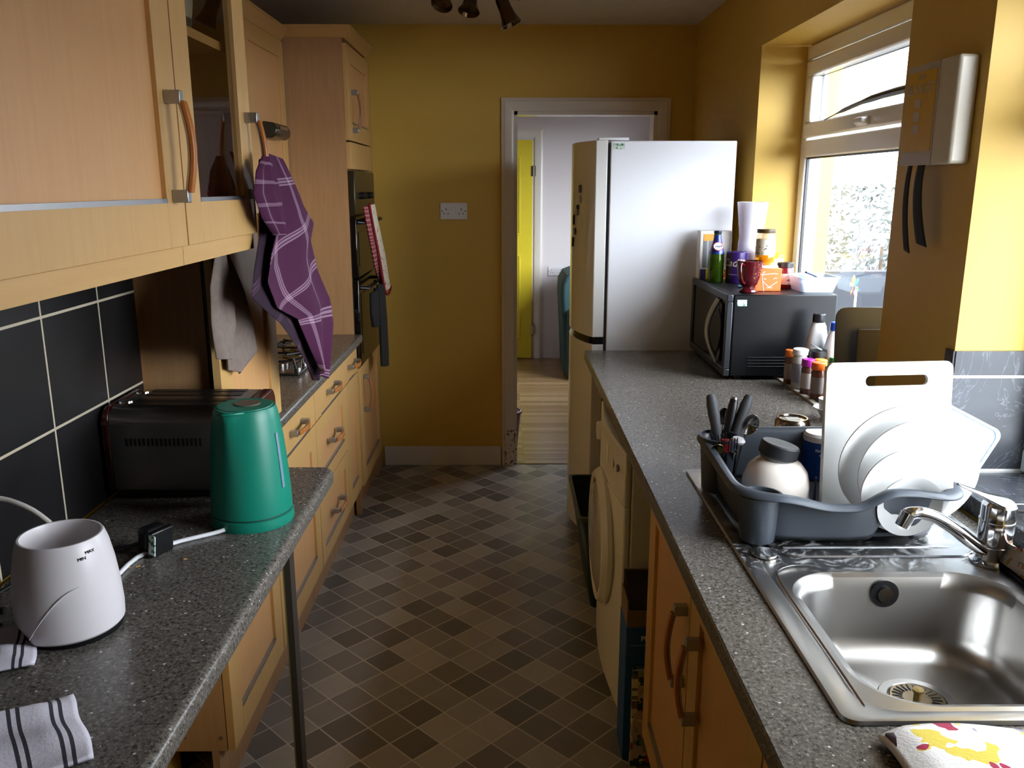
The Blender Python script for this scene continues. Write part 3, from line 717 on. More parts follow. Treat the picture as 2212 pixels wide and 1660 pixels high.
# striped cloths bottom-left
STRIPE = plaid('navy_striped_cloth', 'dcd7e2', '0c0c1c', 6, 0.0, 'a9a4b4', ((.30, .40), (.52, .62)), .95)
def heap(name, label, x0, x1, y0, y1, h, rot, mat, cat='cloth', seed=1, group=None, z=.911):
    rnd = random.Random(seed); cx, cy = (x0+x1)/2, (y0+y1)/2; c, s_ = math.cos(rot), math.sin(rot)
    ph = [rnd.uniform(0, 6) for _ in range(4)]
    def fn(u, v):
        e = min(1, 6*min(u, 1-u, v, 1-v)+.12); x = (u-.5)*(x1-x0)*(1+.012*math.sin(9*v+ph[3])); y = (v-.5)*(y1-y0)*(1+.012*math.sin(8*u+ph[2]))
        zz = z+.004+e*(h*.45+h*.35*math.sin(5*u+ph[0]+2*v)*math.sin(3*v+ph[1])+h*.12*math.sin(13*v+4*u))
        return (cx+x*c-y*s_, cy+x*s_+y*c, max(zz, z+.003))
    return tag(MB().grid(fn, 40, 40).build(name, mat, solid=.005, origin=(cx, cy, z)), label, cat, group)
heap('tea_towel', 'navy-striped white cloth beside the white warmer, left edge', -.95, -.70, 1.04, 1.175, .035, .42, STRIPE, seed=2)
heap('tea_towel', 'navy-striped white cloth corner at the bottom left of the worktop', -.80, -.52, .80, .955, .03, .62, STRIPE, seed=5)

# ------------------------------------------------------------------ hanging cloths
def sheet(b, L, R, fx, nu=16, nv=60):
    def along(P, t):
        ds = [0]
        for i in range(1, len(P)): ds.append(ds[-1]+math.dist(P[i-1], P[i]))
        d = t*ds[-1]
        for i in range(1, len(P)):
            if d <= ds[i]+1e-9:
                k = (d-ds[i-1])/(ds[i]-ds[i-1]); k = k*k*(3-2*k)*.4+k*.6
                return (P[i-1][0]+(P[i][0]-P[i-1][0])*k, P[i-1][1]+(P[i][1]-P[i-1][1])*k)
        return P[-1]
    def fn(u, v):
        a = along(L, v); c = along(R, v); return (fx(u, v), a[0]+(c[0]-a[0])*u, a[1]+(c[1]-a[1])*u)
    b.grid(fn, nu, nv)
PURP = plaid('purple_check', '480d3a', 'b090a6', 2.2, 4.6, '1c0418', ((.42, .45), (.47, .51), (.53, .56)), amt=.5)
PURP_SHADED = plaid('purple_check_back', '240720', '6a4860', 2.2, 4.6, '1c0418', ((.42, .45), (.47, .51), (.53, .56)), amt=.4)
t = thing('purple_towel', 'purple checked tea towel hanging from the glass cupboard handle', 'towel', (-.555, 2.1, 1.65))
b = MB()
S1L = [(2.04, 1.652), (2.011, 1.561), (1.994, 1.487), (1.91, 1.399), (1.876, 1.346), (2.1, 1.252), (2.292, 1.144), (2.483, 1.018)]
S1R = [(2.154, 1.657), (2.365, 1.555), (2.446, 1.438), (2.49, 1.327), (2.649, 1.238), (2.669, 1.176), (2.625, 1.079), (2.514, 1.011)]
S2L = [(1.935, 1.656), (1.878, 1.621), (1.85, 1.573), (1.897, 1.522), (1.981, 1.479)]
S2R = [(1.984, 1.653), (2.049, 1.592), (2.07, 1.538), (2.087, 1.499), (2.034, 1.476)]
S3L = [(1.975, 1.668), (2.06, 1.592), (2.06, 1.504), (1.985, 1.44), (1.945, 1.375), (2.036, 1.302), (2.259, 1.240), (2.45, 1.06)]
S3R = [(2.129, 1.655), (2.331, 1.544), (2.485, 1.487), (2.43, 1.44), (2.49, 1.345), (2.60, 1.25), (2.61, 1.176), (2.47, 1.025)]
sheet(b, S1L, S1R, lambda u, v: -.578+.010*math.sin(u*9+v*3)*min(1, v*4)); b.build('towel_back', PURP_SHADED, t, solid=.003, sub=1)
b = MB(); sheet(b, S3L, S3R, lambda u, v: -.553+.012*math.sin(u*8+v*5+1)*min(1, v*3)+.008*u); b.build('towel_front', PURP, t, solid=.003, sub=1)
b = MB(); sheet(b, S2L, S2R, lambda u, v: -.537+.014*math.sin(u*PI)*(.4+v)-.004+.004*math.sin(u*14)); b.build('towel_fold', PURP, t, solid=.003, sub=1)
GREYC = plain('grey_terry', '7b6c63', .95, 0, .25, 60, bump=.6)
t = thing('grey_cloth', 'grey-brown dishcloth hanging in front of the upright cupboard door', 'cloth', (-.665, 1.99, 1.44))
b = MB(); sheet(b, [(2.002, 1.46), (2.003, 1.355), (1.989, 1.266), (1.996, 1.209), (2.01, 1.156)], [(2.03, 1.462), (2.153, 1.331), (2.205, 1.248), (2.247, 1.153), (2.096, 1.125)], lambda u, v: -.678+.008*math.sin(u*7+v*3)); b.build('cloth_back', GREYC, t, solid=.005, sub=1)
b = MB(); sheet(b, [(1.945, 1.458), (1.884, 1.371), (1.871, 1.289), (1.876, 1.246), (1.885, 1.205)], [(1.985, 1.46), (2.032, 1.376), (2.043, 1.307), (2.04, 1.262), (2.003, 1.229), (1.965, 1.189)], lambda u, v: -.662+.014*math.sin(u*PI)*(.3+v)+.004*math.sin(u*11)); b.build('cloth_front', GREYC, t, solid=.005, sub=1)
# oven gloves
RCHK = plaid('red_check', '9a1626', 'd9b9b4', 9, 26, '300', ((.3, .7),), .5) if False else plaid('red_check', '8a1020', 'c9a9a4', 6, 22, '200408', ((.35, .65),), .42)
t = thing('oven_glove', 'red-trimmed floral and checked oven glove on the oven handle', 'oven glove', (-.64, 4.13, 1.5))
def slab(pl, x0, x1, mat, name, parent=None, **k):
    b = MB(); b.prism(pl, x0, x1, 'yz'); return b.build(name, mat, parent, **k)
FLOR = patches('floral_print', 'd6ccb6', [('9c2530', .66), ('c28a3a', .68), ('6c6a40', .67)], 40)
b = MB(); sheet(b, [(3.93, 1.50), (4.03, 1.34), (4.12, 1.20), (4.22, 1.11)], [(4.0, 1.50), (4.10, 1.34), (4.23, 1.19), (4.30, 1.12)], lambda u, v: -.655+.012*math.sin(u*PI)+.02*v, 8, 30); b.build('checked_side', RCHK, t, solid=.012, sub=1)
b = MB(); sheet(b, [(3.98, 1.505), (4.05, 1.40), (4.12, 1.25), (4.20, 1.08)], [(4.13, 1.51), (4.20, 1.40), (4.30, 1.27), (4.38, 1.08)], lambda u, v: -.640+.012*math.sin(u*PI)+.03*v, 8, 30); b.build('floral_side', FLOR, t, solid=.014, sub=1)
MB().tube([(-.632, 3.975, 1.51), (-.628, 4.05, 1.40), (-.615, 4.12, 1.25), (-.605, 4.20, 1.08), (-.60, 4.3, 1.055), (-.60, 4.385, 1.08)], .006, 8).build('red_piping', plain('red_piping', '8a1220', .8), t)
t = thing('black_oven_glove', 'long dark grey woven oven glove hanging below the red one', 'oven glove', (-.62, 4.3, 1.1))
b = MB(); sheet(b, [(4.14, 1.12), (4.15, .95), (4.13, .80), (4.12, .71)], [(4.24, 1.12), (4.27, .95), (4.27, .80), (4.24, .69)], lambda u, v: -.635+.02*math.sin(u*PI)+.01*v, 8, 30); b.build('glove', plaid('woven_grey', '191717', '3c3a37', 10, 40, '050505', ((.3, .7),), .4), t, solid=.02, sub=1)
MB().tube([(-.655, 4.19, 1.12), (-.65, 4.18, 1.135)], .006, 6, smooth=0).build('loop', BLACK, t)
b = MB(); sheet(b, [(3.96, 1.10), (3.95, 1.0), (3.99, .93)], [(4.10, 1.11), (4.13, 1.0), (4.10, .92)], lambda u, v: -.64+.015*math.sin(u*PI), 8, 16)
tag(b.build('black_mitt', plain('black_cloth', '0b0b0d', .9, bump=.4), solid=.02, sub=1, origin=(-.64, 4.03, 1.1)), 'plain black mitt over the lower oven door handle', 'oven glove')

# ------------------------------------------------------------------ sockets
def socket(label, x0, z0, y, w=.147, h=.088):
    t = thing('wall_socket', label, 'socket', (x0+w/2, y, z0+h/2))
    MB().box((x0, y-.010, z0), (x0+w, y-.0005, z0+h)).build('plate', WHITEP, t, bevel=.003)
    for k in (0, 1):
        cx = x0+w*(.22+.56*k)
        MB().box((cx-.002, y-.0106, z0+h*.55), (cx+.002, y-.009, z0+h*.68)).box((cx-.014, y-.0106, z0+h*.32), (cx-.008, y-.009, z0+h*.38)).box((cx+.008, y-.0106, z0+h*.32), (cx+.014, y-.009, z0+h*.38)).build('pin_hole', BLACK, t)
        MB().box((x0+w*(.40+.11*k), y-.0125, z0+h*.60), (x0+w*(.49+.11*k), y-.010, z0+h*.80)).build('rocker_switch', WHITEP, t, bevel=.001)
    for k in (0, 1): MB().cyl((x0+w*(.07+.86*k), y-.010, z0+h*.5), (x0+w*(.07+.86*k), y-.0112, z0+h*.5), .0035, n=10).build('screw', CHROMED, t)
socket('white double wall socket on the yellow far wall', -.361, 1.412, 4.705)
socket('white double socket low on the white wall of the next room', .385, .78, 7.82)

# ------------------------------------------------------------------ ceiling spotlight
t = thing('ceiling_spotlight', 'antique brass ceiling spotlight bar with flared heads', 'ceiling light', (-.08, 3.75, 2.41))
BRASS = plain('antique_brass', '5e4a33', .25, 1.0, .15)
MB().lathe([(0, 0), (.06, 0), (.065, -.006), (.05, -.016), (0, -.018)], (.06, 4.02, 2.41), 32).build('rose', plain('white_rose', 'c9c4ba', .5), t)
MB().tube([(-.26, 3.64, 2.372), (-.13, 3.70, 2.382), (.0, 3.66, 2.375)], .008, 8).cyl((-.13, 3.70, 2.38), (-.13, 3.70, 2.41), .012).tube([(-.13, 3.70, 2.385), (.0, 3.9, 2.395), (.06, 4.02, 2.395)], .006, 6).build('bar', BRASS, t)
def head(p, d, L=.085):
    p = Vector(p); d = Vector(d).normalized(); b = MB()
    b.lathe([(.0, 0), (.022, 0), (.026, .01), (.027, L*.45), (.031, L*.7), (.040, L*.95), (.044, L), (.041, L), (.034, L*.85), (.0, L*.8)], p, 28, 0, d)
    b.cyl(p, p+Vector((0, 0, .04)), .006, n=8); b.build('spot_head', BRASS, t)
head((-.238, 3.66, 2.365), (-.20, -.55, -.8), .088); head((-.138, 3.655, 2.350), (-.12, -.38, -.9), .088); head((-.022, 3.62, 2.322), (.42, -.05, -.95), .112)

# ================================================================== RIGHT SIDE
# worktop with sink cut-out
SX0, SX1, SY0, SY1 = .435, .935, .955, 1.955
b = MB()
b.prism([(.33, .2), (.445, .2), (.445, 3.525), (.33, 3.525)], .87, .91); b.prism([(.445, .2), (.925, .2), (.925, .965), (.445, .965)], .87, .91)
b.prism([(.445, 1.945), (.925, 1.945), (.925, 3.525), (.445, 3.525)], .87, .91); b.prism([(.925, .2), (.984, .2), (.984, 3.525), (.925, 3.525)], .87, .91)
# one clean outline with a hole instead of four butted slabs
b = MB()
outer = [(.33, .2), (.984, .2), (.984, 3.525), (.33, 3.525)]; inner = [(SX0+.012, SY0+.012), (SX1-.012, SY0+.012), (SX1-.012, SY1-.012), (SX0+.012, SY1-.012)]
def fr(bb, r=.012):
    zs = (.87, .91); k = len(bb.v)
    for z in zs: bb.v += [(x, y, z) for x, y in outer]+[(x, y, z) for x, y in inner]
    for i in range(4):
        j = (i+1) % 4
        bb.f += [(k+i, k+j, k+8+j, k+8+i), (k+4+j, k+4+i, k+12+i, k+12+j), (k+8+i, k+8+j, k+12+j, k+12+i), (k+j, k+i, k+4+i, k+4+j)]; bb.m += [0]*4
fr(b)
tag(b.build('worktop', TOPR, bevel=.012, segs=4, origin=(.66, 1.8, .87)), 'speckled grey worktop with inset sink along the right side', 'worktop')

# sink
t = thing('sink', 'stainless steel inset sink with drainer and round bowl basket', 'sink', (.685, 1.455, .91))
BX0, BX1, BY0, BY1, BR = .500, .865, 1.005, 1.385, .085
ol = roundedrect(SX0, SY0, SX1, SY1, .02, 6)
def rr(x0, y0, x1, y1, r, n=24):
    """rounded rectangle sampled with 4n points starting at the middle of +x side"""
    P = []
    for k in range(4):
        cx, cy = ((x1-r, y1-r), (x0+r, y1-r), (x0+r, y0+r), (x1-r, y0+r))[k]
        for i in range(n): a = math.radians(90*k+90*i/(n-1)); P.append((cx+r*math.cos(a), cy+r*math.sin(a)))
    return P
def ring3(P, z): return [(x, y, z) for x, y in P]
b = MB(); n = 24
top = .9165
rings = [ring3(rr(SX0, SY0, SX1, SY1, .02, n), .911), ring3(rr(SX0+.002, SY0+.002, SX1-.002, SY1-.002, .02, n), top),
         ring3(rr(SX0+.030, SY0+.022, SX1-.03, SY1-.04, .06, n), top), ring3(rr(SX0+.034, SY0+.026, SX1-.034, SY1-.045, .06, n), top-.003)]
b.rings(rings, 0, caps=False); deck = rings[-1]
# deck: outline -> bowl rim; the drainer half lies flat
bowl_rim = ring3(rr(BX0-.012, BY0-.012, BX1+.012, BY1+.012, BR+.012, n), top-.004)
b.rings([deck, bowl_rim], 0, caps=False)
b.rings([bowl_rim, ring3(rr(BX0, BY0, BX1, BY1, BR, n), top-.009), ring3(rr(BX0+.006, BY0+.006, BX1-.006, BY1-.006, BR, n), top-.03),
         ring3(rr(BX0+.014, BY0+.014, BX1-.014, BY1-.014, BR, n), .80), ring3(rr(BX0+.022, BY0+.022, BX1-.022, BY1-.022, BR-.005, n), .772),
         ring3(rr(BX0+.045, BY0+.045, BX1-.045, BY1-.045, BR-.02, n), .757), ring3(rr(BX0+.13, BY0+.13, BX1-.13, BY1-.13, .05, n), .752)], 0, caps=False)
k = len(b.v); b.f.append(tuple(range(k-4*n, k))); b.m.append(0)
b.build('basin', STEEL, t, sharp=50)
# drainer ridges and pressed channel lines
for i in range(7):
    y = 1.50+i*.055
    MB().tube([(.53, y, top-.0035), (.70, y, top-.003), (.85, y, top-.0035)], .0035, 8, flat=.5).build('drainer_ridge', STEELD, t)
MB().rings([ring3(rr(.50, 1.455, .895, 1.90, .05, n), top-.0033), ring3(rr(.503, 1.458, .892, 1.897, .05, n), top-.0005), ring3(rr(.506, 1.461, .889, 1.894, .05, n), top-.0033)], 0, caps=False).build('drainer_rim', STEELD, t)
MB().tube([(.475, .99, top), (.476, 1.10, top), (.476, 1.28, top), (.478, 1.36, top), (.488, 1.395, top), (.52, 1.415, top), (.56, 1.415, top)], .002, 8, flat=.5).build('channel_ridge', STEEL, t)
# basket strainer
dc = (.685, 1.245, .7525)
d = MB().lathe([(.0, 0), (.044, 0), (.047, .003), (.060, .003), (.063, 0)], dc, 48).build('drain_ring', STEEL, t)
MB().lathe([(0, .0035), (.038, .0045), (.042, .0050), (.044, .0035)], dc, 40).build('strainer_basket', plain('limescaled_steel', '7a6a50', .4, .8, .3, 60), d)
b = MB()
for i in range(24):
    a = 2*PI*i/24; b.obox((dc[0]+.031*math.cos(a), dc[1]+.031*math.sin(a), dc[2]+.0052), (.016, .0022, .001), Matrix.Rotation(a, 3, 'Z'))
b.build('strainer_slots', BLACK, d)
MB().lathe([(0, .004), (.006, .004), (.006, .014), (.009, .017), (.009, .021), (0, .022)], dc, 20).build('strainer_knob', plain('brass_knob', '98804a', .4, .7), d)
o = MB().lathe([(0, 0), (.022, 0), (.025, .003), (.025, .005), (.013, .006), (0, .003)], (.675, BY1-.006, .880), 32, 0, (0, -1, .06)).build('overflow', BLACK, t)
MB().lathe([(.010, 0), (.014, 0), (.014, .002), (.010, .002)], (.675, BY1-.0135, .880), 24, 0, (0, -1, .06)).build('overflow_ring', CHROME, o)
t2 = thing('sink_waste_control', 'round steel pop-up knob on the corner of the sink deck', 'knob', (.483, 1.463, .915))
MB().lathe([(0, 0), (.021, 0), (.024, .003), (.024, .0065), (.018, .0085), (0, .0092)], (.483, 1.463, .9150), 32).build('cap', STEEL, t2)
MB().lathe([(0, -.003), (.025, -.003), (.025, .0), (0, 0)], (.483, 1.463, .9150), 32).build('washer', CHROMED, t2)
# tap
tc = Vector((.896, 1.435, .9135))
t = thing('kitchen_tap', 'chrome single-lever mixer tap at the back of the sink', 'tap', tc)
MB().lathe([(0, 0), (.038, 0), (.038, .004), (.032, .006), (.029, .010), (.029, .034), (.0298, .036), (.0298, .082), (.029, .084), (.029, .112), (.024, .119), (0, .12)], tc, 40).build('body', CHROME, t)
for z in (.0355, .083): MB().lathe([(.0285, -.0008), (.0308, -.0008), (.0308, .0008), (.0285, .0008)], tc+Vector((0, 0, z)), 40).build('seam', CHROMED, t)
b = MB(); pts = [tc+Vector(q) for q in ((-.015, -.006, .022), (-.05, -.010, .045), (-.09, -.014, .075), (-.125, -.016, .096), (-.155, -.016, .104), (-.176, -.016, .100))]
b.tube(pts, [.0125, .0125, .012, .0115, .0115, .0125], 16, smooth=4); b.cyl(pts[-1]+Vector((.004, 0, .004)), pts[-1]+Vector((-.006, 0, -.022)), .0135, .0125, 16); b.build('spout', CHROME, t)
b = MB()
b.rings([[tc+Vector((x, y*w, z+h)) for x, y, h in ((0, -.026, 0), (0, -.018, .010), (0, .018, .010), (0, .026, 0), (0, .018, -.004), (0, -.018, -.004))] for x, w, z in ((0, 1, 0),)]) if False else None
R = []
for u, w, h, zc in ((.026, .018, .012, .112), (.014, .027, .022, .113), (-.010, .027, .022, .118), (-.035, .019, .010, .132), (-.065, .014, .006, .146), (-.088, .011, .004, .155)):
    R.append([tc+Vector((u, w*math.cos(q*PI/6), zc+h*.6*math.sin(q*PI/6))) for q in range(12)])
b = MB(); b.rings(R); b.build('lever', CHROME, t, sub=1)
MB().cyl(tc+Vector((-.018, -.0185, .098)), tc+Vector((-.020, -.0205, .098)), .0035, n=12).build('indicator', BLACK, t)

# ------------------------------------------------------------------ dish rack
t = thing('dish_rack', 'dark grey plastic dish drainer rack on the steel drainer', 'dish rack', (.655, 1.67, .918))
RX0, RX1, RY0, RY1 = .430, .885, 1.470, 1.905
N = 120
def rackpt(k, inset, scale=1):
    """point on the rounded outline, k 0..1 starting at near-left corner, going right"""
    P = rr(RX0+inset, RY0+inset, RX1-inset, RY1-inset, max(.07-inset*.3, .02), 30)
    P = P[75:]+P[:75]   # start near the middle of the near-left corner
    i = k*len(P); a = P[int(i) % len(P)]; c = P[(int(i)+1) % len(P)]; f = i-int(i)
    return (a[0]+(c[0]-a[0])*f, a[1]+(c[1]-a[1])*f)
def resample(inset, N):
    P = rr(RX0+inset, RY0+inset, RX1-inset, RY1-inset, max(.085-inset*.3, .02), 30); P = P[75:]+P[:75]; P.append(P[0])
    ds = [0]
    for i in range(1, len(P)): ds.append(ds[-1]+math.dist(P[i-1], P[i]))
    out = []; j = 1
    for q in range(N):
        d = ds[-1]*q/N
        while ds[j] < d: j += 1
        f = (d-ds[j-1])/max(1e-9, ds[j]-ds[j-1]); out.append((P[j-1][0]+(P[j][0]-P[j-1][0])*f, P[j-1][1]+(P[j][1]-P[j-1][1])*f))
    return out
O0 = resample(0, N); Oi = resample(.030, N); Ob = resample(.042, N)
def sm(a, b_, x): x = max(0, min(1, (x-a)/(b_-a))); return x*x*(3-2*x)
def rimz(x, y):
    near = 1-sm(RY0+.03, RY0+.12, y)
    wave = 1.028-.020*sm(.50, .62, x)*near+.030*sm(.655, .73, x)*near - .012*sm(.75, .86, x)*near
    return wave+.014*sm(1.55, 1.85, y)
def botz(x, y):
    near = 1 if y < RY0+.08 else 0
    return .9195+near*.052*sm(.715, .745, x)*(1-sm(.785, .805, x))
b = MB()
r_out = [(x, y, rimz(x, y)-.012) for x, y in O0]; r_top = [(x+(xi-x)*.25, y+(yi-y)*.25, rimz(x, y)) for (x, y), (xi, yi) in zip(O0, Oi)]
r_in = [(x+(xi-x)*.75, y+(yi-y)*.75, rimz(x, y)-.002) for (x, y), (xi, yi) in zip(O0, Oi)]
r_w = [(x, y, rimz(xo, yo)-.014) for (x, y), (xo, yo) in zip(Oi, O0)]
r_b = [(x, y, botz(xo, yo)) for (x, y), (xo, yo) in zip(Ob, O0)]
b.rings([r_out, r_top, r_in, r_w, r_b], 0, caps=False)
b.build('tray_wall', GREYP, t, solid=.003, sub=1, sharp=60)
b = MB(); inner_b = [(x, y, .9285) for x, y in resample(.05, N)]
b.v += inner_b; b.f.append(tuple(range(N))); b.m.append(0); b.build('tray_floor', GREYP, t, solid=.002)
for i in range(12):
    x = .53+i*.026; MB().cyl((x, 1.70, .929), (x, 1.70, .985), .003, .002, 8).build('plate_prong', GREYP, t)
def cup(cx, cy, rx, ry, zt, zb, name='cutlery_cup'):
    b = MB(); n = 28; R = []
    for s_, z in ((.74, zb), (.78, zb+.002), (.97, zt-.006), (1.04, zt), (.93, zt), (.88, zt-.012), (.70, zb+.006)):
        R.append([(cx+rx*s_*math.cos(2*PI*i/n), cy+ry*s_*math.sin(2*PI*i/n), z) for i in range(n)])
    b.rings(R); return b.build(name, GREYP, t)
cup(.476, 1.808, .042, .05, 1.046, .9195)
cup(.487, 1.527, .042, .040, 1.014, .9195)

# cutlery and things standing in the cup
MET = plain('cutlery_steel', '8f8f92', .18, 1.0, .1)
def lerp(a, b_, t_): return Vector(a)+(Vector(b_)-Vector(a))*t_
def grip(label, a, b_, mat, r=.0105, cap=None, group=None):
    t = thing('kitchen_knife', label, 'knife', a)
    a = Vector(a); b_ = Vector(b_); d = (b_-a).normalized()
    q = MB().tube([a+(b_-a)*.42, a+(b_-a)*.6, a+(b_-a)*.85, b_], [r*.75, r*.95, r*1.05, r*.9], 14, smooth=3).build('handle', mat, t)
    MB().lathe([(0, -.001), (r*.8, 0), (r*.7, .006), (0, .008)], b_-d*.001, 16, 0, d).build('end_cap', cap or mat, t)
    s = d.cross(Vector((0, 1, 0))).normalized()
    p0 = a; p1 = a+(b_-a)*.43
    MB().rings([[p0-s*.003, p0+Vector((0, .0008, 0)), p0+s*.006, p0-Vector((0, .0008, 0))], [p1-s*.008, p1+Vector((0, .001, 0)), p1+s*.010, p1-Vector((0, .001, 0))]]).build('blade', MET, t)
HG = plain('grey_rubber_grip', '3c3d41', .6)
grip('grey-handled knife standing leftmost in the cutlery cup', (.492, 1.80, .945), (.466, 1.86, 1.122), HG, .0125)
grip('black-handled knife with bright end cap in the cutlery cup', (.478, 1.81, .945), (.522, 1.87, 1.112), BLACK, .0105, CHROME)
grip('grey-handled knife leaning right in the cutlery cup', (.478, 1.80, .95), (.556, 1.875, 1.115), HG, .0125)
def spoon(label, a, h, face, mat=MET, bowl=(.018, .026)):
    t = thing('spoon', label, 'spoon', a); a = Vector(a); h = Vector(h); d = (h-a).normalized(); f = (Vector(face)-d*Vector(face).dot(d)).normalized(); s = d.cross(f)
    MB().tube([a, a+(h-a)*.5, h], .0028, 8, smooth=2, flat=.6).build('stem', mat, t)
    b = MB(); R = []
    c = h+d*bowl[1]*.9
    for q in range(9):
        al = PI*q/8; r = math.sin(al)
        pass
    def fn(u, v):
        a_ = u*2*PI; r = v; x = bowl[0]*r*math.cos(a_); y = bowl[1]*r*math.sin(a_); return c+s*x+d*y-f*.008*(1-r*r)
    b.grid(fn, 24, 6); b.build('bowl', mat, t, solid=.0015)
spoon('tarnished spoon hanging over the left of the cutlery cup', (.492, 1.80, .95), (.462, 1.745, 1.022), (-.3, -1, .2), plain('brass_spoon', 'a08a50', .2, 1.0), (.014, .02))
spoon('large steel spoon leaning right out of the cutlery cup', (.485, 1.80, .95), (.532, 1.80, 1.05), (.1, -1, .35))
spoon('small steel spoon upright at the back of the cutlery cup', (.482, 1.83, .95), (.500, 1.87, 1.055), (0, -1, 0), MET, (.013, .02))
def fork(label, a, h):
    t = thing('fork', label, 'fork', a, 'forks in the cutlery cup'); a = Vector(a); h = Vector(h); d = (h-a).normalized(); s = d.cross(Vector((0, -1, .1))).normalized()
    MB().tube([a, h], .0028, 8, smooth=0).build('stem', MET, t)
    b = MB(); b.tube([h-s*.009+d*.008, h, h+s*.009+d*.008], .002, 6)
    for k in range(4): b.tube([h+s*(-.009+k*.006)+d*.008, h+s*(-.009+k*.006)+d*.045], .0011, 6, smooth=0)
    b.build('tines', MET, t)
fork('steel fork tines up, on the left of the cutlery cup', (.497, 1.79, .95), (.478, 1.765, 1.025))
fork('steel fork tines up, in the middle of the cutlery cup', (.505, 1.80, .95), (.496, 1.765, 1.018))
t = thing('peeler', 'red and black peeler at the front of the cutlery cup', 'peeler', (.476, 1.78, .95))
MB().obox((.478, 1.765, 1.035), (.020, .010, .03), rz(0)).build('grip', plain('red_plastic', 'b01c22', .35), t, bevel=.002)
MB().obox((.478, 1.765, .99), (.012, .006, .06), rz(0)).build('shank', BLACK, t)
t = thing('frother', 'small white-capped steel utensil among the cutlery', 'utensil', (.505, 1.80, .95))
MB().cyl((.503, 1.79, .94), (.512, 1.785, 1.035), .007, .011, 14).build('shaft', MET, t)
MB().lathe([(0, 0), (.013, 0), (.016, .006), (.012, .012), (0, .013)], (.512, 1.785, 1.035), 20, 0, (.1, -.1, 1)).build('cap', WHITEP, t)

# bowls and cap in the rack
t = thing('soup_bowl', 'upturned cream bowl in the rack with black lid resting on top', 'bowl', (.560, 1.67, .93))
bc = (.560, 1.665)
def tilt(bm, c, ax, deg):
    M = Matrix.Rotation(math.radians(deg), 3, ax); c = Vector(c); bm.v = [tuple(c+M @ (Vector(v)-c)) for v in bm.v]; return bm
CERC = plain('cream_ceramic', 'efe4da', .15, 0, .02)
b = MB().lathe([(.068, 0), (.0695, .004), (.068, .03), (.060, .056), (.045, .072), (.030, .077), (.030, .083), (.026, .083), (.024, .079), (0, .079)], (bc[0], bc[1], .962), 44)
tilt(b, (bc[0], bc[1], .962), 'Y', 5).build('body', CERC, t)
b = MB().lathe([(.060, 0), (.067, .030), (.069, .034), (.062, .034)], (bc[0], bc[1], .931), 44); 
tag(tilt(b, (bc[0], bc[1], .931), 'Y', 5).build('soup_bowl', plain('grey_pink_ceramic', 'a8958e', .2), origin=(bc[0], bc[1], .93)), 'lower greyish-pink bowl beneath the upturned cream bowl', 'bowl')
t = thing('jar_lid', 'black screw lid lying on the upturned cream bowl', 'lid', (.557, 1.665, 1.045))
b = MB().lathe([(0, 0), (.036, 0), (.040, .004), (.040, .026), (.037, .029), (0, .029)], (.561, 1.665, 1.043), 44); tilt(b, (.561, 1.665, 1.043), 'Y', 13).build('cap', plain('black_cap', '16181c', .55), t)
b = MB().lathe([(.033, -.006), (.034, 0)], (.561, 1.665, 1.043), 40); tilt(b, (.561, 1.665, 1.043), 'Y', 13).build('seal_ring', GREYLINE, t)
t = thing('steel_flask', 'upturned brushed steel cup behind the cream bowl', 'cup', (.720, 1.955, .918))
MB().lathe([(.040, 0), (.043, .01), (.043, .106), (.041, .119), (.036, .125), (.033, .125), (.031, .121), (0, .121)], (.704, 1.995, .9105), 40).build('body', plain('brushed_cup', '8d857c', .2, 1.0, .1), t)
MB().box((.687, 1.985, 1.0316), (.721, 2.008, 1.0324)).build('sticker', plain('paper', 'd8d4cc', .6), t)
t = thing('blue_canister', 'blue and white canister between cream bowl and chopping board', 'canister', (.70, 1.84, .93))
BLUE = plain('canister_blue', '12408e', .3)
MB().lathe([(0, 0), (.037, 0), (.038, .003), (.038, .090)], (.724, 1.858, .931), 36).build('body', BLUE, t)
MB().lathe([(.0385, 0), (.0385, .012), (.034, .018), (0, .019)], (.724, 1.858, 1.021), 36).build('lid', WHITEP, t)
text('Shroom', .009, (.724, 1.858, 1.003), rz(-14) @ FACE_NY, WHITEP, 'lettering', t, bend=.0383)
text('tea', .007, (.724, 1.858, .993), rz(-14) @ FACE_NY, WHITEP, 'lettering', t, bend=.0383)

# chopping board
def board(name, label, x0, x1, z0, z1, y, lean, th, mat, slot=None, r=.02, roll=0, cat='chopping board', yaw=0):
    P = rr(x0, z0, x1, z1, r, 8); b = MB(); k = 0
    if slot:
        sx0, sx1, sz0, sz1 = slot; Q = rr(sx0, sz0, sx1, sz1, (sz1-sz0)/2-.0005, 8)
        b.rings([[(x, y, z) for x, z in Q], [(x, y, z) for x, z in P], [(x, y+th, z) for x, z in P], [(x, y+th, z) for x, z in Q], [(x, y, z) for x, z in Q]], caps=False)
    else: b.rings([[(x, y, z) for x, z in P], [(x, y+th, z) for x, z in P]])
    c = ((x0+x1)/2, y, z0)
    if roll: tilt(b, c, 'Y', roll)
    tilt(b, c, 'X', lean)
    if yaw: tilt(b, c, 'Z', yaw)
    return tag(b.build(name, mat, origin=c, bevel=.0018), label, cat)
board('chopping_board', 'large white chopping board with hand slot standing in the rack', .642, .925, .935, 1.243, 1.640, -6, .010, CERAM, (.728, .868, 1.194, 1.216), .018, .8, yaw=9)
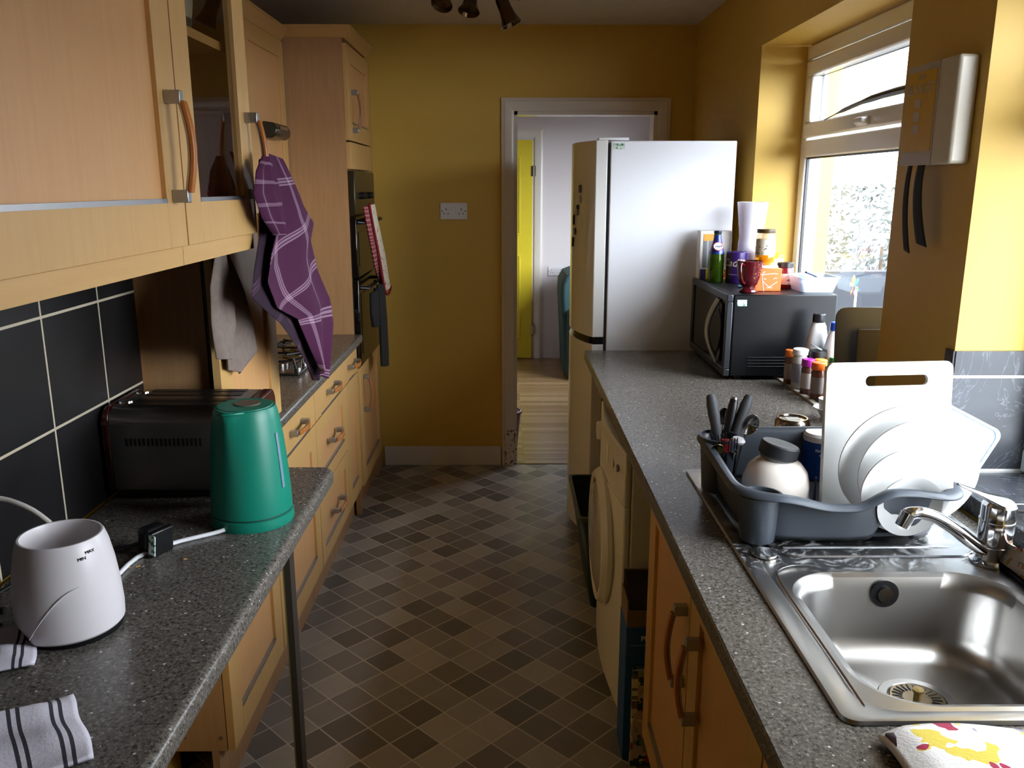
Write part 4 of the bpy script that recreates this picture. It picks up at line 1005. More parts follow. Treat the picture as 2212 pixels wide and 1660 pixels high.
# plates
def plate(name, label, c, R, depth, lean, mat=CERAM, turn=0, cat='plate', deep=False, group=None):
    b = MB()
    pr = [(0, 0), (R*.55, 0), (R*.66, -.003), (R*.93, -depth), (R, -depth-.001), (R, -depth+.0025), (R*.93, -depth+.004), (R*.70, .0025), (R*.58, .0045), (0, .0045)]
    ax = Matrix.Rotation(math.radians(turn), 3, 'Z') @ Matrix.Rotation(math.radians(lean), 3, 'X') @ Vector((0, 1, 0))
    b.lathe(pr, c, 64, 0, ax); return tag(b.build(name, mat, origin=(c[0], c[1], c[2]-R)), label, cat, group)
plate('dinner_plate', 'largest white dinner plate, upright against the chopping board', (.782, 1.592, 1.057), .126, .013, 8, turn=0)
plate('dinner_plate', 'white rimmed plate right behind the small one in the rack', (.800, 1.560, 1.047), .114, .013, 7, turn=-4)
plate('side_plate', 'medium white side plate standing in front of the dinner plates', (.768, 1.532, 1.020), .088, .010, 6)
plate('saucer', 'smallest white saucer at the front of the rack', (.765, 1.508, .998), .062, .010, 6)
# clear tub behind
t = thing('plastic_tub', 'see-through plastic tub standing on its side behind the board', 'tub', (1.0, 1.78, .98))
TUB = clear('clear_plastic', 'dfe8ee', .15, .45)
b = MB(); M = Matrix.Rotation(math.radians(27), 3, 'Y')
def tubpts(h, y, r=.02): return [tuple(Vector((.975, y, 1.05))+M @ Vector((x, 0, z))) for x, z in rr(-h, -h*.8, h, h*.8, r, 6)]
b.rings([tubpts(.075, 1.745), tubpts(.068, 1.80), tubpts(.066, 1.815)], caps=True); b.build('body', TUB, t, solid=.002)
b = MB(); b.rings([tubpts(.08, 1.741), tubpts(.08, 1.746), tubpts(.073, 1.746), tubpts(.073, 1.741), tubpts(.08, 1.741)], caps=False); b.build('rim', TUB, t)
b = MB().lathe([(.03, 0), (.05, .02), (.055, .035), (.052, .035), (.045, .02), (.0, .006)], (.775, 1.51, .9298), 32)
tag(b.build('small_dish', CERAM, origin=(.775, 1.51, .93)), 'small white dish glimpsed through the arch of the rack', 'bowl') if False else None
tag(MB().lathe([(.0, 0), (.045, 0), (.06, .018), (.062, .024), (.056, .022), (.04, .005), (0, .004)], (.765, 1.60, .9305), 32).build('ramekin', CERAM, origin=(.765, 1.6, .93)), 'low white dish inside the rack, seen through its arch', 'bowl')

# ------------------------------------------------------------------ trays leaning behind
board('metal_tray', 'grey metal oven tray leaning by the window pier', .925, 1.14, .925, 1.262, 2.30, -7, .008, plain('tray_grey', '6f6d6a', .35, .6), None, .03, 0, 'tray')
board('wooden_tray', 'smaller brown board leaning in front of the metal oven tray', .975, 1.13, .92, 1.205, 2.27, -7, .008, plain('brown_board', '5d5046', .5), None, .01, 0, 'board')

# ------------------------------------------------------------------ spice bottles on the sill edge
def spice(label, x, y, r, h, capc, glassc, labelc, caph=.024, square=False, z=.9185, group=None):
    t = thing('spice_jar', label, 'spice jar', (x, y, z)); n = 4 if square else 24
    def L(prof, nm, mat): 
        b = MB().lathe(prof, (x, y, z), n if not square else 24)
        return b.build(nm, mat, t)
    hb = h-caph
    L([(0, 0), (r*.92, 0), (r*.95, .002), (r*.95, hb*.9), (r*.8, hb), (0, hb)], 'jar', plain('spice_'+glassc, glassc, .25))
    L([(r*.955, hb*.18), (r*.965, hb*.18), (r*.965, hb*.75), (r*.955, hb*.75)], 'paper_label', plain('splabel_'+labelc, labelc, .6))
    L([(0, hb), (r, hb), (r*1.02, hb+.002), (r*1.0, h-.002), (r*.9, h), (0, h)], 'cap', plain('cap_'+capc, capc, .35))
spice('tall white-capped spice tub at the back of the jar group', 0.998, 2.80, .026, .135, 'd9d6d8', 'b9b2ae', '8c8894', .02)
spice('magenta-capped spice jar among the sill spices', 0.999, 2.725, .021, .115, '9a1e8c', '5d3a34', 'b9b0aa')
spice('front orange-capped spice jar', 1.008, 2.655, .022, .118, 'e8661c', '6a3e30', '8a7d78')
spice('yellow-capped spice jar nearest the camera', 1.032, 2.60, .0235, .116, 'c99a18', '4c4234', 'aab4be', .030)
spice('second orange-capped spice jar behind the front one', 1.038, 2.72, .021, .114, 'f08a2a', '7a5236', 'a89c8c')
spice('cream-capped spice jar between the yellow and green caps', 1.068, 2.655, .021, .112, 'e6dcb0', '5a5230', 'b0b0a0')
spice('small orange-lidded jar behind the white tub', 0.981, 2.86, .015, .12, 'd9702a', '6a4a38', '9a8a80')
spice('back green-capped herb jar', 1.108, 2.77, .021, .11, '1f7a34', '3d4a24', 'a0a890')
spice('front green-capped herb jar', 1.108, 2.70, .019, .095, '2c8a3c', '4a5a28', 'a0a890')
t = thing('pepper_grinder', 'black-topped grinder jar with flipped-open lid', 'grinder', (1.050, 2.79, .9185))
MB().lathe([(0, 0), (.029, 0), (.029, .09), (.027, .095)], (1.050, 2.79, .9185), 28).build('jar', plain('grinder_jar', '5c5650', .15, .3), t)
MB().lathe([(0, .095), (.03, .095), (.031, .128), (.028, .13), (0, .128)], (1.050, 2.79, .9185), 28).build('cap', BLACK, t)
b = MB().lathe([(0, 0), (.02, 0), (.021, .004), (0, .005)], (1.045, 2.79, 1.058), 24); tilt(b, (1.045, 2.79, 1.058), 'Y', 25).build('flip_lid', plain('pale_lid', '9db2bc', .3), t)
for label, x, y, h, cc in (('white bottle with a black cap beside the microwave', 1.075, 2.865, .245, '16171c'), ('white bottle with a blue cap beside the microwave', 1.112, 2.800, .225, '1747c0')):
    t = thing('squeezy_bottle', label, 'bottle', (x, y, .9185))
    MB().lathe([(0, 0), (.033, 0), (.036, .004), (.036, h*.28)], (x, y, .9185), 28).build('lower_label', plain('navy_label', '14184a', .4), t)
    MB().lathe([(.036, h*.28), (.036, h*.58), (.026, h*.82), (.019, h*.88)], (x, y, .9185), 28).build('body', WHITEP, t)
    MB().lathe([(0, h*.88), (.021, h*.88), (.021, h*.985), (.018, h), (0, h)], (x, y, .9185), 28).build('cap', plain('cap_'+cc, cc, .3), t)
t = thing('white_cup', 'small white cup on the sill half hidden by the chopping board', 'cup', (.985, 2.44, .9105))
b = MB().lathe([(.0, 0), (.022, 0), (.020, .006), (.036, .03), (.045, .034), (.043, .036), (.018, .012), (0, .01)], (.962, 2.43, .9105), 30).build('saucer', CERAM, t)
MB().lathe([(0, .012), (.018, .012), (.027, .03), (.030, .062), (.027, .062), (.022, .03), (0, .02)], (.962, 2.43, .9105), 30).build('cup', CERAM, t)

# ------------------------------------------------------------------ microwave
MX0, MX1, MY0, MY1, MZ0, MZ1 = .800, 1.165, 2.945, 3.515, .925, 1.218
t = thing('microwave', 'large black microwave oven with silver bow handle on the worktop', 'microwave', ((MX0+MX1)/2, (MY0+MY1)/2, .911))
MB().box((MX0, MY0, MZ0), (MX1, MY1, MZ1)).build('body', BLACKM, t, bevel=.004)
FRM = plain('microwave_frame', '4a4d53', .35, .7)
b = MB(); frame(b, MX0-.024, MX0-.002, MY0, MY1, MZ0, MZ1, .026); d = b.build('door_frame', FRM, t, bevel=.003)
MB().box((MX0-.018, MY0+.026, MZ0+.026), (MX0-.004, MY1-.026, MZ1-.026)).build('door_glass', BLACKG, t)
hp = []
for i in range(13):
    u = i/12; hp.append((MX0-.024-.032*math.sin(u*PI), MY0+.115+.028*math.sin(u*PI), MZ0+.03+u*.235))
MB().tube(hp, .0075, 12, smooth=2, flat=1.4).build('handle', plain('silver_handle', '8d8f93', .25, .9), t)
MB().box((MX0-.026, MY0+.06, MZ0+.04), (MX0-.022, MY0+.105, MZ1-.04)).build('control_strip', BLACKG, t)
for i in range(4): MB().tube([(MX0+.06, MY0-.0005, MZ0+.035+i*.011), (MX0+.22, MY0-.0005, MZ0+.035+i*.011)], .0022, 6, smooth=0).build('vent_rib', BLACKM, t)
MB().box((MX0+.012, MY0-.0012, MZ1-.040), (MX0+.046, MY0, MZ1-.018)).build('test_label', patches('pat_label', 'cfe6dc', [('2a9a78', .60)], 90, .5, 0), t)
MB().cyl((MX0+.185, MY0-.002, MZ0+.016), (MX0+.185, MY0, MZ0+.016), .004, n=10).build('screw', CHROME, t)
for x in (MX0+.04, MX1-.04):
    for y in (MY0+.04, MY1-.04): MB().cyl((x, y, .9102), (x, y, MZ0), .014, n=12).build('foot', BLACK, t)

ZT = MZ1+.0005
# cereal carton
t = thing('cereal_box', 'white and yellow cereal carton against the fridge on the microwave', 'box', (.87, 3.46, ZT))
MB().box((.786, 3.455, ZT), (.915, 3.51, ZT+.195)).build('carton', patches('carton_white', 'dcd9d2', [], 20, .5, 0), t, bevel=.002)
MB().box((.80, 3.4535, ZT+.046), (.838, 3.4552, ZT+.155)).build('stripe_panel', cells('grey_stripes', (1, 0, 0), (0, 0, 1), (.008, 1), (0, 0), [(0, '7a7a7c'), (.5, 'a9a9aa')], '55555a', .001, .4), t)
MB().box((.80, 3.4535, ZT+.155), (.86, 3.4552, ZT+.182)).build('orange_panel', plain('carton_orange', 'e89a2e', .5), t)
MB().box((.792, 3.4535, ZT), (.815, 3.4552, ZT+.04)).build('purple_panel', plain('carton_purple', '3b2a66', .5), t)
MB().box((.815, 3.4535, ZT), (.914, 3.4552, ZT+.042)).build('yellow_panel', plain('carton_yellow', 'e8d23a', .5), t)
text('2', .042, (.892, 3.4530, ZT+.021), FACE_NY, plain('carton_red', 'b3202a', .5), 'lettering', t, bold=.001)
# beer bottle
bx, by = .834, 3.365
t = thing('beer_bottle', 'green glass beer bottle with blue label and oval badge', 'bottle', (bx, by, ZT))
GG = NT('green_glass'); GG.set('3a5f0e', .05); GG.b.inputs['Transmission Weight'].default_value = .55; GG.b.inputs['IOR'].default_value = 1.4; GG = GG.m
MB().lathe([(0, 0), (.029, 0), (.031, .004), (.031, .085), (.0285, .11), (.020, .145), (.0145, .17), (.0135, .188), (.0145, .190), (.0145, .198), (.012, .199)], (bx, by, ZT), 32).build('bottle', GG, t)
MB().lathe([(.0295, .110), (.0205, .146), (.0152, .170), (.0142, .185)], (bx, by, ZT), 32, caps=False).build('neck_label', plain('label_blue', '1c2f7a', .3), t)
MB().lathe([(.0148, .189), (.0152, .19), (.0150, .200), (0, .2015)], (bx, by, ZT), 24).build('crown_cap', plain('dark_cap', '2a3040', .3, .6), t)
b = MB(); b.lathe([(0, 0), (.0175, 0), (.0175, .002), (0, .0025)], (bx-.002, by-.0252, ZT+.140), 28, 0, (0, -1, .32), sy=.85); b.build('badge', WHITEP, t)
b = MB(); b.lathe([(.0175, 0), (.0205, 0), (.0205, .0015), (.0175, .002)], (bx-.002, by-.0248, ZT+.140), 28, 0, (0, -1, .32), sy=.85); b.build('badge_ring', plain('badge_red', 'b02030', .4), t)
text('1664', .014, (bx-.002, by-.0285, ZT+.141), Matrix.Rotation(math.radians(-18), 3, 'X') @ FACE_NY, plain('ink_blue', '20306a', .4), 'lettering', t, shear=.3)
# purple tub
t = thing('chocolate_tub', 'purple drinking chocolate tub with looping cream script', 'tub', (.925, 3.34, ZT))
MB().lathe([(0, 0), (.041, 0), (.0415, .002), (.0415, .118), (.040, .12), (0, .12)], (.908, 3.335, ZT), 36).build('tub', plain('tub_purple', '2a1254', .3), t)
text('Cadbury', .042, (.908, 3.335, ZT+.078), rz(-8) @ FACE_NY, plain('script_cream', 'cfc4b0', .4), 'lettering', t, bend=.0418, shear=.35)
for i in range(3): text('drinking chocolate', .006, (.908, 3.335, ZT+.034-i*.009), rz(-28) @ FACE_NY, plain('small_print', 'a99cc0', .4), 'lettering', t, bend=.0418) if i == 0 else None
# tall clear jug standing on a glass foot
t = thing('plastic_jug', 'tall clear frosted vase-shaped jug behind the chocolate tub', 'jug', (.975, 3.44, ZT))
jc = (.975, 3.40, ZT)
MB().lathe([(.030, 0), (.012, .012), (.012, .05), (.035, .075), (.05, .11), (.048, .15), (.044, .17), (.060, .31), (.058, .31), (.042, .17), (.046, .15), (.048, .11), (.033, .078), (0, .055)], jc, 40).build('body', clear('frosted_clear', 'eceaf2', .25, .35), t)
MB().lathe([(0, 0), (.036, 0), (.03, .008), (.01, .015), (0, .015)], jc, 32).build('foot', clear('glass_foot', 'a8b4b8', .05, .3), t)
# maroon mug
mc = (.868, 3.02, ZT)
t = thing('maroon_mug', 'maroon footed mug with gold crest on the microwave corner', 'mug', mc)
MAR = plain('maroon_glaze', '4c0d16', .12)
MB().lathe([(0, 0), (.031, 0), (.033, .003), (.030, .010), (.022, .014), (.022, .02), (.032, .03), (.040, .055), (.044, .085), (.046, .112), (.0435, .112), (.041, .085), (.037, .055), (.028, .034), (0, .028)], mc, 44).build('body', MAR, t)
MB().tube([(mc[0]-.030, mc[1]-.034, ZT+.100), (mc[0]-.045, mc[1]-.05, ZT+.103), (mc[0]-.046, mc[1]-.055, ZT+.075), (mc[0]-.036, mc[1]-.046, ZT+.045), (mc[0]-.022, mc[1]-.026, ZT+.034)], .0055, 12, smooth=5).build('handle', MAR, t)
GOLD = plain('gold_print', 'b8683a', .3, .6); b = MB(); rnd = random.Random(4)
for i in range(26):
    a = math.radians(-62+rnd.gauss(0, 11)); z = .07+rnd.gauss(0, .014); r = .0425+(z-.07)*.09+.0006
    q = [(mc[0]+r*math.cos(a+k*.10*rnd.choice((1, -1))), mc[1]+r*math.sin(a+k*.10), ZT+z+k*rnd.uniform(-.006, .006)) for k in (0, .5, 1)]
    b.tube(q, .0008, 5, smooth=0)
b.build('crest', GOLD, t)
# orange carton with smiling line face
ox0, ox1, oy0, oy1, oh = .900, .994, 3.045, 3.125, .082
t = thing('orange_box', 'small orange carton with a smiling line face under the honey jar', 'box', ((ox0+ox1)/2, (oy0+oy1)/2, ZT))
MB().box((ox0, oy0, ZT), (ox1, oy1, ZT+oh)).build('carton', plain('carton_orange2', 'e8661a', .45), t, bevel=.002)
WL = plain('white_ink', 'f4efe6', .5)
def ink(pts, r=.0012): MB().tube([(ox0+u, oy0-.0004, ZT+z) for u, z in pts], r, 6, smooth=5).build('face_line', WL, t)
ink([(.032, .0), (.028, .02), (.024, .045), (.026, .066), (.034, .070)]); ink([(0, .058), (.03, .060), (.06, .063), (.079, .062)])
ink([(.027, .035), (.045, .019), (.052, .016), (.062, .022), (.079, .034)]); ink([(.031, .040), (.034, .046), (.038, .042)]); ink([(.066, .043), (.072, .048), (.077, .046)])
ink([(.042, .014), (.047, .011), (.052, .015), (.057, .011), (.062, .014)])
tag(MB().lathe([(0, 0), (.045, 0), (.044, .006), (.02, .009), (0, .009)], (.950, 3.10, ZT+oh+.0003), 32).build('white_disc', WHITEP, origin=(.95, 3.1, ZT+oh)), 'flat white lid lying on the orange carton', 'lid')
t = thing('honey_jar', 'honey jar with torn label standing on the orange carton', 'jar', (.945, 3.10, ZT+oh+.0096)); hc = (.945, 3.10, ZT+oh+.0096)
HON = NT('honey'); HON.set('d98a14', .08); HON.b.inputs['Transmission Weight'].default_value = .4; HON = HON.m
MB().lathe([(0, 0), (.027, 0), (.035, .012), (.035, .032), (.0335, .04)], hc, 36).build('honey', HON, t)
MB().lathe([(.0335, .04), (.0335, .100), (.030, .110), (.030, .116)], hc, 36).build('glass', clear('jar_glass', 'efe6d0', .05, .55), t)
MB().lathe([(.0352, .036), (.0345, .092)], hc, 36, caps=False).build('jar_label', patches('torn_label', 'd9d2c0', [('8a9a6a', .62), ('5a4a3a', .66)], 60, .6, 0), t)
MB().lathe([(0, .114), (.033, .114), (.0335, .116), (.033, .128), (0, .129)], hc, 36).build('lid', plain('brown_lid', '4a3a1c', .35), t)
# jars behind
for label, x, y, lc, bc_, h in (('jar with a red lid by the window behind the honey', 1.005, 3.30, 'b8302c', 'e6c878', .135), ('jar with a yellow lid near the window frame', 1.06, 3.33, 'e8c030', 'efe0b0', .115), ('jam jar with a black lid beside the orange carton', 1.040, 3.15, '1c1a1c', '6a1a24', .095)):
    t = thing('preserve_jar', label, 'jar', (x, y, ZT))
    MB().lathe([(0, 0), (.029, 0), (.031, .004), (.031, h-.028), (.027, h-.018)], (x, y, ZT), 28).build('jar', plain('jarfill_'+bc_, bc_, .12), t)
    MB().lathe([(.0315, .015), (.0315, h-.04)], (x, y, ZT), 28, caps=False).build('jar_label', patches('jl_'+lc, 'dcd6d0', [('b05a5a', .62)], 50, .6, 0), t)
    MB().lathe([(0, h-.018), (.030, h-.018), (.030, h-.002), (.027, h), (0, h)], (x, y, ZT), 28).build('lid', plain('jlid_'+lc, lc, .3), t)
t = thing('storage_tub', 'clear plastic tub of sachets and a pen on the microwave', 'tub', (1.115, 3.06, ZT))
b = MB(); b.rings([ring3(rr(1.060, 3.01, 1.175, 3.14, .015, 8), ZT), ring3(rr(1.044, 2.995, 1.190, 3.155, .02, 8), ZT+.052)], caps=False); b.f.append(tuple(range(32))); b.m.append(0)
b.build('body', clear('tub_clear', 'dfeaf2', .2, .4), t, solid=.0015)
b = MB(); b.rings([ring3(rr(1.040, 2.991, 1.194, 3.159, .02, 8), ZT+.052), ring3(rr(1.040, 2.991, 1.194, 3.159, .02, 8), ZT+.055), ring3(rr(1.046, 2.997, 1.188, 3.153, .02, 8), ZT+.055)], caps=False); b.build('rim', clear('tub_rim', 'e8f0f6', .2, .2), t)
for i, (x, y, c, a) in enumerate(((1.09, 3.06, 'cdd6e4', 20), (1.12, 3.09, 'd8e4ee', -30), (1.14, 3.05, '6a86c0', 50), (1.10, 3.11, '8cc4dc', 75))):
    tag(MB().obox((x, y, ZT+.028+.006*i), (.055, .04, .006), rz(a) @ Matrix.Rotation(.3, 3, 'X')).build('sachet', plain('sachet_'+c, c, .4), origin=(x, y, ZT+.02), bevel=.002), ('pale grey sachet at the left in the clear tub', 'white sachet in the middle of the clear tub', 'blue sachet at the right of the clear tub', 'light blue packet at the back of the clear tub')[i], 'sachet')
tag(MB().tube([(1.075, 3.03, ZT+.07), (1.11, 3.06, ZT+.058), (1.14, 3.09, ZT+.045)], .004, 8, smooth=0).build('pen', plain('pen_navy', '101c34', .3), origin=(1.1, 3.06, ZT+.05)), 'dark pen lying across the clear tub', 'pen')
tag(MB().lathe([(0, 0), (.03, 0), (.031, .002), (.03, .006), (0, .007)], (.900, 3.16, ZT), 32).build('blue_saucer', plain('lid_blue', '5aa0bc', .35), origin=(.9, 3.16, ZT)), 'pale blue round lid lying between tub and mug', 'lid')

# toy windmill outside
t = thing('toy_windmill', 'small coloured toy windmill on a stick outside the window', 'windmill', (1.75, 4.20, -.25))
MB().cyl((1.75, 4.20, -.25), (1.75, 4.20, 1.10), .006, n=8).build('stick', WHITEP, t)
for i, c in enumerate(('e0622c', 'f0d040', '3aa0d8', '2aa070', 'd84a80', 'f0a030')):
    a = 2*PI*i/6; b = MB(); p = Vector((1.742, 4.20, 1.10))
    b.rings([[p, p+Vector((-.004, 0, 0))], [p+Vector((-.012, .035*math.cos(a), .035*math.sin(a))), p+Vector((0, .03*math.cos(a+.5), .03*math.sin(a+.5)))], [p+Vector((-.002, .06*math.cos(a+.15), .06*math.sin(a+.15))), p+Vector((0, .052*math.cos(a+.3), .052*math.sin(a+.3)))]], caps=False, closed=False)
    b.build('petal', plain('petal_'+c, c, .4), t, solid=.002)

# ------------------------------------------------------------------ fire blanket box on the pier
t = thing('fire_blanket', 'white and yellow wall box with two hanging black straps', 'fire blanket', (.98, 1.98, 1.745))
MB().box((.955, 1.875, 1.637), (.9995, 2.105, 1.862)).build('case', plain('case_white', 'cbc3b2', .4), t, bevel=.007)
MB().box((.9535, 1.955, 1.637), (.956, 2.106, 1.860)).build('face_plate', plain('case_face', 'b9b0ac', .4), t)
MB().box((.9520, 1.962, 1.668), (.9538, 2.098, 1.845)).build('yellow_label', plain('label_yellow', 'd0a418', .45), t)
INK = plain('label_ink', 'c2b29c', .5)
text('FIRE', .018, (.9516, 2.03, 1.832), FACE_NX, INK, 'lettering', t)
text('BLANKET', .031, (.9516, 2.03, 1.806), FACE_NX, INK, 'lettering', t, bold=.0004)
for z in (1.775, 1.746, 1.718): MB().obox((.9516, 2.04, z), (.0008, .034, .020), Matrix.Rotation(.15*(1 if z == 1.746 else 0), 3, 'X')).build('pictogram', INK, t)
STRAP = plain('black_strap', '101216', .8)
def strap(p0, p1, p2, w):
    b = MB(); 
    def fn(u, v):
        c = Vector(p0)*(1-v)**2+2*Vector(p1)*v*(1-v)+Vector(p2)*v*v
        return c+Vector((0, (u-.5)*w*(.75+.4*v), (u-.5)*.006*v))
    b.grid(fn, 4, 20); b.build('strap', STRAP, t, solid=.002)
strap((.965, 2.07, 1.64), (.96, 2.085, 1.55), (.97, 2.055, 1.435), .026); strap((.965, 2.015, 1.64), (.955, 2.02, 1.56), (.97, 1.985, 1.455), .044)

# ------------------------------------------------------------------ fridge freezer
FX, FY0, FY1 = .412, 3.535, 4.135
t = thing('fridge_freezer', 'tall white fridge freezer with bowed doors at end of right worktop', 'fridge', (.67, 3.83, 0))
MB().box((FX+.012, FY0, .02), (.935, FY1, 1.768)).build('body', FRIDGE, t, bevel=.004)
def bow(z0, z1, name, par):
    P = [(FX, FY0+.003), (FX, FY1-.003)]; n = 18
    for i in range(n+1):
        u = i/n; P.append((.365-.075*math.sin(PI*(1-u))**.8, FY0+.003+(FY1-FY0-.006)*(1-u)))
    return MB().prism(P, z0, z1).build(name, FRIDGED, par, bevel=.003)
ud = bow(.962, 1.770, 'upper_door', t); ld = bow(.06, .930, 'lower_door', t)
MB().box((FX+.0005, FY0+.012, .07), (FX+.0115, FY1-.012, 1.76)).build('door_gasket', GREYLINE, t)
for k in range(3): MB().box((FX+.002+k*.0035, FY0+.0095, .07), (FX+.0038+k*.0035, FY0+.0118, 1.755)).build('gasket_rib', BLACK, t)
MB().box((.375, FY0+.02, 1.7705), (.50, FY0+.075, 1.782)).build('hinge_cover', WHITEP, t, bevel=.004)
P = [(FX-.003, FY0+.006)]+[(.371-.070*math.sin(PI*u)**.8, FY0+.006+(FY1-FY0-.012)*u) for u in [i/16 for i in range(17)]]+[(FX-.003, FY1-.006)]
MB().prism(P, .9305, .9615).build('handle_recess', BLACKG, t)
MB().box((FX+.022, FY0-.0012, 1.735), (FX+.068, FY0, 1.758)).build('test_label', patches('pat_label2', 'c6d4c8', [('2a7a5a', .60)], 90, .5, 0), t)
text('TESTED', .009, (FX+.045, FY0-.0016, 1.751), FACE_NY, plain('label_green', '1c5a40', .5), 'lettering', t)
def bowx(y):
    u = (y-FY0-.003)/(FY1-FY0-.006); return .365-.075*math.sin(PI*u)**.8
mags = [(3.66, 1.578, 'dark square', '14141a', .022, .030), (3.66, 1.535, 'faint pink', 'a58a70', .022, .03), (3.68, 1.502, 'small round black', '0f1012', .018, .020), (3.69, 1.478, 'olive yellow', '6d6420', .024, .022), (3.74, 1.448, 'dark green bottle-shaped', '16241e', .022, .045), (3.72, 1.398, 'striped black and olive', '3a3618', .026, .026), (3.75, 1.352, 'dark green figure-shaped', '12201c', .024, .042)]
for i, (y, z, d, c, w, h) in enumerate(mags):
    x = bowx(y); b = MB()
    if i in (4, 6): b.lathe([(0, 0), (h*.28, 0), (h*.30, .006), (0, .008)], (x-.0005, y, z+h*.18), 20, 0, (-1, 0, 0)); b.box((x-.008, y-w*.22, z-h*.5), (x-.0005, y+w*.22, z+h*.1))
    elif i == 2: b.lathe([(0, 0), (h*.5, 0), (h*.5, .007), (h*.35, .010), (0, .010)], (x-.0005, y, z), 20, 0, (-1, 0, 0))
    else: b.box((x-.009, y-w/2, z-h/2), (x-.0005, y+w/2, z+h/2))
    tag(b.build('fridge_magnet', plain('magnet_'+str(i), c, .4), bevel=.0012, origin=(x, y, z)), d+' magnet on the upper fridge door, '+('highest of the magnets', 'just below the topmost one', 'above the olive one', 'fourth down the row', 'in the middle cluster', 'above the lowest one', 'lowest of the magnets')[i], 'magnet', 'fridge magnets')

# ------------------------------------------------------------------ washing machine
t = thing('washing_machine', 'cream-white front-loading washing machine under the right worktop', 'washing machine', (.6, 2.53, 0))
WY0, WY1 = 2.235, 2.835
MB().box((.352, WY0, .02), (.90, WY1, .855)).build('body', CREAMP, t, bevel=.004)
b = MB(); n = 16
for (z0, z1, nm) in ((.06, .70, 'front_panel'), (.704, .865, 'control_panel')):
    P = [(.351, WY0), (.351, WY1)]+[(.330-.022*math.sin(PI*i/n), WY1-(WY1-WY0)*i/n) for i in range(n+1)]
    MB().prism(P, z0, z1).build(nm, CREAMP, t, bevel=.006)
MB().box((.356, WY0+.01, .0), (.37, WY1-.01, .058)).build('kick_plate', CREAMP, t)
MB().lathe([(.20, -.012), (.215, 0), (.218, .012), (.205, .028), (.190, .030), (.186, .022), (.205, .008)], (.312, 2.535, .495), 64, 0, (-1, 0, 0)).build('door_ring', CREAMP, t)
MB().lathe([(.0, .040), (.10, .038), (.16, .030), (.178, .018), (.183, .008)], (.312, 2.535, .495), 56, 0, (-1, 0, 0)).build('porthole', plain('porthole_grey', 'a39d8e', .15), t)
MB().lathe([(.184, .006), (.187, .006), (.187, .010), (.184, .010)], (.312, 2.535, .495), 56, 0, (-1, 0, 0)).build('door_seal', BLACK, t)
for y, z, s, mt in ((2.37, .79, .022, BLACK), (2.30, .80, .016, CHROMED)):
    M = Matrix.Rotation(PI/4, 3, 'X'); MB().obox((.3185, y, z), (.006, s, s), M).build('diamond_mark', mt, t)
MB().obox((.3095, 2.50, .80), (.0012, .10, .06), Matrix.Rotation(.1, 3, 'X')).build('worn_sticker', plain('sticker_white', 'ddd8c8', .6), t)
MB().lathe([(0, 0), (.032, 0), (.030, .014), (0, .016)], (.318, 2.72, .79), 28, 0, (-1, 0, 0)).build('programme_dial', CREAMP, t)
MB().box((.47, WY0-.003, .10), (.50, WY0, .78)).box((.80, WY0-.003, .10), (.83, WY0, .78)).build('side_rib', CREAMP, t, bevel=.0012)

# detergent box in the gap
t = thing('detergent_box', 'blue washing powder carton with flowers, torn open, beside washing machine', 'box', (.43, 2.14, 0))
PB = plain('carton_blue', '0a4a8c', .5)
b = MB(); P = roundedrect(.326, 2.085, .56, 2.205, .004)
b.box((.326, 2.085, .001), (.56, 2.205, .415)); b.build('carton', PB, t, bevel=.002)
b = MB(); b.box((.328, 2.088, .415), (.332, 2.20, .49)); b.box((.332, 2.088, .415), (.56, 2.092, .465)); b.box((.332, 2.198, .415), (.56, 2.202, .535)); b.build('torn_flap', plain('inner_card', '7a6448', .8), t)
MB().box((.345, 2.0935, .465), (.555, 2.197, .468)).build('opening', plain('dark_card', '1c1612', .9), t)
MB().prism([(2.089, .462), (2.201, .53), (2.201, .534), (2.089, .468)], .334, .558, 'yz').build('lid_flap', plain('dark_flap', '2a211c', .7), t)
text('PERSIL', .020, (.395, 2.0835, .382), FACE_NY, WHITEP, 'lettering', t, bold=.0006)
MB().box((.339, 2.0835, .36), (.555, 2.0848, .362)).build('line', plain('pale_blue', '6a94c0', .5), t)
t2 = tag(MB().box((.345, 2.058, .001), (.50, 2.082, .30)).build('printed_carton', patches('flower_print', '1f3a30', [('b9a39a', .50), ('7a8a5a', .56), ('b02a34', .63), ('d8cfb4', .62)], 26, .5, 0), bevel=.002, origin=(.42, 2.07, 0)), 'flower-printed carton with barcode in front of the blue box', 'box')
MB().box((.343, 2.0565, .17), (.360, 2.0579, .29)).build('barcode', cells('barcode', (0, 0, 1), (1, 0, 0), (.004, 1), (0, 0), [(0, 'cfc9ae'), (.5, '3a3a34')], 'cfc9ae', .0008, .5), t2)
# green bin
t = thing('green_crate', 'dark green crate with pale rim on the floor by the fridge', 'crate', (.40, 3.15, 0))
b = MB(); b.rings([ring3(rr(.325, 2.98, .55, 3.33, .02, 8), .0), ring3(rr(.272, 2.93, .60, 3.40, .02, 8), .385)], caps=False); b.f.append(tuple(range(32))); b.m.append(0)
b.build('body', plain('crate_green', '0f2a24', .4), t, solid=.004)
b = MB(); b.rings([ring3(rr(.262, 2.92, .61, 3.41, .02, 8), .375), ring3(rr(.262, 2.92, .61, 3.41, .02, 8), .392), ring3(rr(.275, 2.933, .597, 3.397, .02, 8), .392)], caps=False); b.build('rim', plain('crate_rim', '46504a', .4), t)

